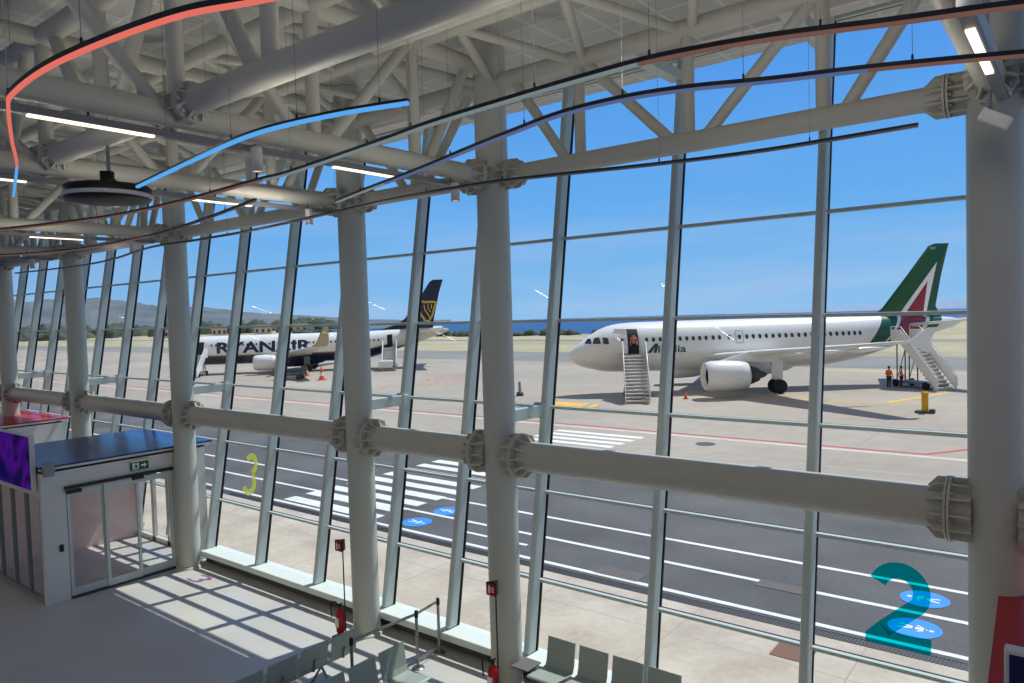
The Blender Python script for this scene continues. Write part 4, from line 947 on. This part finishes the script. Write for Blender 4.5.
# ------------------------------------------------------------------ people, cones, small ground gear
def skin(name, verts, edges, rad, mat, parent, sub=1):
    me = bpy.data.meshes.new(name); me.from_pydata(verts, edges, []); o = bpy.data.objects.new(name, me); col.objects.link(o)
    md = o.modifiers.new('s', 'SKIN'); me.skin_vertices[0].data[0].use_root = True
    for i, r_ in enumerate(rad): me.skin_vertices[0].data[i].radius = (r_, r_) if not isinstance(r_, tuple) else r_
    ss = o.modifiers.new('u', 'SUBSURF'); ss.levels = sub; ss.render_levels = sub
    bpy.context.view_layer.update()
    nm = bpy.data.meshes.new_from_object(o.evaluated_get(bpy.context.evaluated_depsgraph_get())); o.modifiers.clear(); o.data = nm; bpy.data.meshes.remove(me)
    nm.materials.clear(); nm.materials.append(mat)
    for p in nm.polygons: p.use_smooth = True
    o.parent = parent; return o
def person(loc, rz, label, top, sc_=0.84, armf=0.15):
    e = empty('person', loc, rz, label, 'person'); e.scale = (sc_,) * 3
    # body: pelvis, spine, neck, head; arms; legs (front is -y)
    Vv = [(0, 0, 0.95), (0, 0, 1.15), (0, 0.01, 1.38), (0, 0, 1.5), (0, -0.02, 1.6), (0, -0.02, 1.7),
          (0.19, 0.01, 1.4), (0.25, 0.0, 1.12), (0.25, -armf - 0.1, 0.92), (0.25, -armf - 0.18, 0.84), (-0.19, 0.01, 1.4), (-0.25, 0.0, 1.12), (-0.25, -armf, 0.9), (-0.25, -armf - 0.06, 0.81),
          (0.1, 0, 0.88), (0.11, -0.03, 0.5), (0.12, 0.02, 0.09), (0.12, -0.14, 0.04), (-0.1, 0, 0.88), (-0.11, 0.02, 0.5), (-0.12, 0.08, 0.09), (-0.12, -0.08, 0.04)]
    Ee = [(0, 1), (1, 2), (2, 3), (3, 4), (4, 5), (2, 6), (6, 7), (7, 8), (8, 9), (2, 10), (10, 11), (11, 12), (12, 13), (0, 14), (14, 15), (15, 16), (16, 17), (0, 18), (18, 19), (19, 20), (20, 21)]
    rd = [0.13, 0.12, 0.14, 0.055, 0.09, 0.085, 0.06, 0.045, 0.035, 0.035, 0.06, 0.045, 0.035, 0.035, 0.085, 0.06, 0.045, 0.04, 0.085, 0.06, 0.045, 0.04]
    skin('body', Vv, Ee, rd, M['skin'], e)
    tv = [Vv[i] for i in (0, 1, 2, 6, 7, 10, 11)]; skin('shirt', tv, [(0, 1), (1, 2), (2, 3), (3, 4), (2, 5), (5, 6)], [0.15, 0.14, 0.16, 0.075, 0.06, 0.075, 0.06], top, e)
    lv = [Vv[i] for i in (0, 14, 15, 16, 18, 19, 20)]; skin('trousers', lv, [(0, 1), (1, 2), (2, 3), (0, 4), (4, 5), (5, 6)], [0.145, 0.1, 0.075, 0.06, 0.1, 0.075, 0.06], M['cloth'], e)
    MB().lathe([(0.0, 0.13), (0.06, 0.115), (0.095, 0.06), (0.1, 0.0), (0.08, -0.04)], (0, 0.0, 1.69), (0, 0.25, 1), n=16).build('hair', M['hair'], e)
    return e
pd = Vector(pa) + v_ * 0.35
person((pd.x, pd.y, 2.775), math.atan2(v_.x, -v_.y), 'person in a rose top standing at the open front door above the stairs', M['rose'])
person((-10.75, 54.9, 0), R(160), 'ground worker in an orange vest beside the tail stairs', M['orange'])
person((-10.05, 55.2, 0), R(100), 'second ground worker in orange, half hidden behind the stairs frame', M['orange'], armf=0.22)
def cone(loc, label, h=0.95):
    e = empty('traffic_cone', loc, 0, label, 'traffic cone', 'orange cones under the far jet')
    k = h / 0.95
    MB().lathe([(0.2 * k, 0.05 * k), (0.14 * k, 0.33 * k), (0.095 * k, 0.58 * k), (0.05 * k, 0.93 * k), (0.0, 0.95 * k)], n=18).build('body', M['orange'], e)
    MB().lathe([(0.152 * k, 0.3 * k), (0.112 * k, 0.52 * k)], n=18).build('reflective_band', M['white'], e)
    MB().box((0, 0, 0.025 * k), (0.5 * k, 0.5 * k, 0.05 * k), bev=0.01).build('base', M['orange'], e)
cone((-63.2, 45.9, 0), 'orange traffic cone beside the dark cart under the far jet wing', 1.1)
cone((-57.7, 43.6, 0), 'orange traffic cone standing clear on the apron under the far jet', 1.3)
e = empty('traffic_cone', (-20.5, 43.9, 0), 0, 'tiny orange cone on the apron before the near jet engine', 'traffic cone')
MB().lathe([(0.12, 0.03), (0.03, 0.42), (0, 0.43)], n=14).build('body', M['orange'], e); MB().box((0, 0, 0.015), (0.3, 0.3, 0.03)).build('base', M['dark'], e)
e = empty('baggage_cart', (-61.2, 42.5, 0), R(35), 'dark low cart on the apron under the far jet engine', 'cart')
MB().box((0, 0, 0.55), (3.0, 1.4, 0.14), bev=0.03).build('deck', M['dark'], e)
MB().box((1.42, 0, 1.0), (0.06, 1.4, 0.8), bev=0.02).build('end_board', M['dark'], e)
MB().tube((-1.5, 0, 0.5), (-2.4, 0, 0.35), 0.05).build('tow_bar', M['grey'], e)
for sx in (-1, 1):
    for sy in (-1, 1):
        m_ = MB(); m_.lathe([(0, -0.08), (0.2, -0.08), (0.25, -0.05), (0.25, 0.05), (0.2, 0.08), (0, 0.08)], (sx * 1.0, sy * 0.55, 0.25), (0, 1, 0), n=16); m_.build('wheel', M['tyre'], e)
e = empty('apron_bollard', (-6.8, 43.4, 0), 0, 'yellow post on a dark foot standing on the apron', 'bollard')
MB().lathe([(0.16, 0.12), (0.16, 1.0), (0.19, 1.02), (0.19, 1.1), (0, 1.12)], n=18).build('post', M['yellow'], e)
m_ = MB(); m_.box((0, 0, 0.06), (0.9, 0.6, 0.12), bev=0.02); m_.box((0.35, -0.1, 0.16), (0.25, 0.3, 0.14), bev=0.02); m_.build('foot', M['dark'], e)
e = empty('apron_post', (-31.7, 40.9, 0), 0, 'short grey apron post with a dark foot, seen beside the middle column', 'bollard')
MB().lathe([(0.11, 0.05), (0.1, 1.0), (0, 1.02)], n=14).build('post', M['grey'], e); MB().lathe([(0.0, 0.3), (0.24, 0.26), (0.27, 0.0)], n=16).build('foot', M['dark'], e)

# ------------------------------------------------------------------ hills, coast, far houses
def terrain(name, x0, x1, nx, prof, depth, ny, dist_fn, mat, amp, z0=-0.5):
    pass
def hill(name, az0, az1, dist, depth, hfun, mat, z0=-9.0, n=90, m=14, amp=0.12):
    """ridge built round the camera's hall at bearing az (deg left of the facade normal)"""
    vs = []
    for j in range(m + 1):
        w = j / m; rise = math.sin(w * PI / 2) ** 0.9
        for i in range(n + 1):
            az = R(az0 + (az1 - az0) * i / n); d_ = dist + depth * w
            h = hfun(i / n) * rise
            nz = math.sin(i * 0.9 + j * 1.7) * 0.4 + math.sin(i * 0.37 + 1.3 + j * 0.6) * 0.7 + random.uniform(-0.35, 0.35)
            vs.append((-math.sin(az) * d_, math.cos(az) * d_, z0 + h * (1 + amp * nz * (0.3 + 0.7 * rise))))
    b0 = len(vs)
    for i in range(n + 1):
        az = R(az0 + (az1 - az0) * i / n); d_ = dist + depth * 1.4; vs.append((-math.sin(az) * d_, math.cos(az) * d_, z0))
    fs = [(j * (n + 1) + i, j * (n + 1) + i + 1, (j + 1) * (n + 1) + i + 1, (j + 1) * (n + 1) + i) for j in range(m + 1) for i in range(n)]
    mb = MB(); mb.add(vs, fs, True); o = mb.build(name, mat); o['kind'] = 'structure'; return o
def hf(t):
    pts = [(0, 66), (0.226, 67), (0.37, 64), (0.45, 53), (0.53, 42), (0.626, 32), (0.708, 22), (0.8, 13), (0.92, 3), (1, 0)]
    for a, b_ in zip(pts[:-1], pts[1:]):
        if a[0] <= t <= b_[0]: return a[1] + (b_[1] - a[1]) * (t - a[0]) / (b_[0] - a[0])
    return 4
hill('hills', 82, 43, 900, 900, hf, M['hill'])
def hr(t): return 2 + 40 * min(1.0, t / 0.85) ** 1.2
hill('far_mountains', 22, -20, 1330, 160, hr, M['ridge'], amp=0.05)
# coastal scrub: low bushes, too many to count
mb = MB()
def bush(mb, x, y, z, r, h):
    n, k = 7, 4; rings = []
    for j in range(k + 1):
        a = PI / 2 * j / k; rr = max(0.03, math.cos(a)) * r
        rings.append([V(x + rr * math.cos(2 * PI * i / n) * random.uniform(0.75, 1.2), y + rr * math.sin(2 * PI * i / n) * random.uniform(0.75, 1.2), z + h * math.sin(a) * random.uniform(0.85, 1.15)) for i in range(n)])
    mb.loft(rings, True, True, True)
for k in range(150):
    t = random.random(); seg = [(-40, 192), (-78, 158), (-128, 147), (-190, 157), (-300, 205)]
    i = random.randrange(4); a, b_ = seg[i], seg[i + 1]; t = random.random()
    bush(mb, a[0] + (b_[0] - a[0]) * t, a[1] + (b_[1] - a[1]) * t - random.uniform(0, 5), 0, random.uniform(0.8, 2.6), random.uniform(0.5, 1.8))
for k in range(160):
    az = R(random.uniform(52, 84)); d_ = random.uniform(356, 470); bush(mb, -math.sin(az) * d_, math.cos(az) * d_, 0, random.uniform(3, 8), random.uniform(2.0, 6.5))
tag(mb.build('scrub', M['leaf']), 'band of dark coastal bushes along the shore and below the hills', 'bushes', kind='stuff')
hs = 0
HN = ['pale far house with a tiled roof below the hills, above the far jet nose', 'second pale far house below the hills', 'small far house among the trees', 'low far house nearest the left columns', 'long pale far building by the apron at left', 'far block between the left columns']
for k, (az, d_, w_, h_) in enumerate(((57, 330, 7, 2.6), (54.5, 345, 8, 2.6), (60, 340, 6, 2.4), (63.5, 320, 7, 2.6))):
    a = R(az); e = empty('far_house', (-math.sin(a) * d_, math.cos(a) * d_, 0), a, HN[k], 'house', 'far houses below the hills')
    MB().box((0, 0, h_ / 2), (w_, 7, h_)).build('walls', M['stucco'], e)
    MB().prism([(-w_ / 2 - 0.4, -3.9, h_), (-w_ / 2 - 0.4, 3.9, h_), (-w_ / 2 - 0.4, 0, h_ + 1.2)], (w_ + 0.8, 0, 0)).build('roof', M['tile'], e)
    for q in range(3):
        MB().box((-w_ / 3 + q * w_ / 3, -3.52, h_ * 0.55), (1.0, 0.08, 1.3)).build('window', M['glassdark'], e)

# ------------------------------------------------------------------ light
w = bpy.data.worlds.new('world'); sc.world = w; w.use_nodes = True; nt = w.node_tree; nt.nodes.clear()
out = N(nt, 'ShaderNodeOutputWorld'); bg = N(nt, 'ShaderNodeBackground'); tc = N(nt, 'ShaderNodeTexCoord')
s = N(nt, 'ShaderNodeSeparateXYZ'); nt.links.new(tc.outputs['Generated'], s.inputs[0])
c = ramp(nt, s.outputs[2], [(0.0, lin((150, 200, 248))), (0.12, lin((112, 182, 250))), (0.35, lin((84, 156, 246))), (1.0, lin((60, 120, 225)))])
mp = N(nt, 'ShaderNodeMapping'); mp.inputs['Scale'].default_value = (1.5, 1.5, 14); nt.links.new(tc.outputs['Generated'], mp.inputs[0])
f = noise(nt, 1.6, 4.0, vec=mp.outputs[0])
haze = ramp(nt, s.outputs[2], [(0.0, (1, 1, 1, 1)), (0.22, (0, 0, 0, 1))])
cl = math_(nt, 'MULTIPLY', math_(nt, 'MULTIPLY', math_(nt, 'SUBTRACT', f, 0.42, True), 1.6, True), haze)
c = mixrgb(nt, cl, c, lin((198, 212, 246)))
back = ramp(nt, math_(nt, 'MULTIPLY', s.outputs[1], -1.0), [(0.05, (0, 0, 0, 1)), (0.3, (1, 1, 1, 1))])  # warm sky tone behind the camera, added as fill for the hall
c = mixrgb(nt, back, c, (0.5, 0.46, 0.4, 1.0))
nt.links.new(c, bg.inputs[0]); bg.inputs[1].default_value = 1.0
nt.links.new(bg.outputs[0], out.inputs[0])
sun = bpy.data.lights.new('sun', 'SUN'); sun.energy = 4.8; sun.angle = R(0.53); sun.color = (1.0, 0.96, 0.88)
so = bpy.data.objects.new('sun', sun); col.objects.link(so)
so.rotation_euler = V(-0.09, -0.585, -1.0).to_track_quat('-Z', 'Y').to_euler()

vs_ = sc.view_settings; sc.display_settings.display_device = 'sRGB'
vs_.view_transform = 'Standard'; vs_.look = 'None'; vs_.exposure = 0.0; vs_.gamma = 1.0; vs_.use_curve_mapping = False
# lamps of the hall: every line light throws light down to the floor from its lit tubes
def strip_lamp(nm, x, y, z, rx, ly, e_):
    la = bpy.data.lights.new(nm, 'AREA'); la.shape = 'RECTANGLE'; la.size = 0.06; la.size_y = ly; la.energy = e_; la.color = (1.0, 0.93, 0.83)
    lo = bpy.data.objects.new(nm, la); col.objects.link(lo); lo.location = (x, y, z); lo.rotation_euler = (rx, 0, 0)
for i, x in enumerate(XC):
    for ya, yb in ((2.5, 3.6), (5.8, 6.8)) if i else ((6.0, 7.25),):
        strip_lamp('line_light_down', x + (0.1 if i == 0 else 0), (ya + yb) / 2, 7.73, 0, yb - ya, 5)
# added fill: unseen upward lights along the LED curves brighten roof and hall
for x, y in ((-5.0, 1.82), (-8.2, 2.6), (-9.6, 4.6), (-5.6, 4.42), (-2.5, 4.1), (-0.9, 4.4), (-4.8, 5.2), (-2.4, 4.8), (-12.5, 5.95), (-16.2, 5.85), (-20.0, 7.75), (-14.5, 7.05), (-10.2, 6.9), (-6.0, 6.5), (-3.2, 6.98), (-1.5, 7.1)):
    strip_lamp('fill_uplight', x, y, 7.44, PI, 1.0, 8)
cy = sc.cycles; cy.max_bounces = 10; cy.diffuse_bounces = 5; cy.glossy_bounces = 4; cy.transparent_max_bounces = 24; cy.transmission_bounces = 6
cy.caustics_reflective = False; cy.caustics_refractive = False; cy.sample_clamp_indirect = 6.0; cy.use_denoising = True
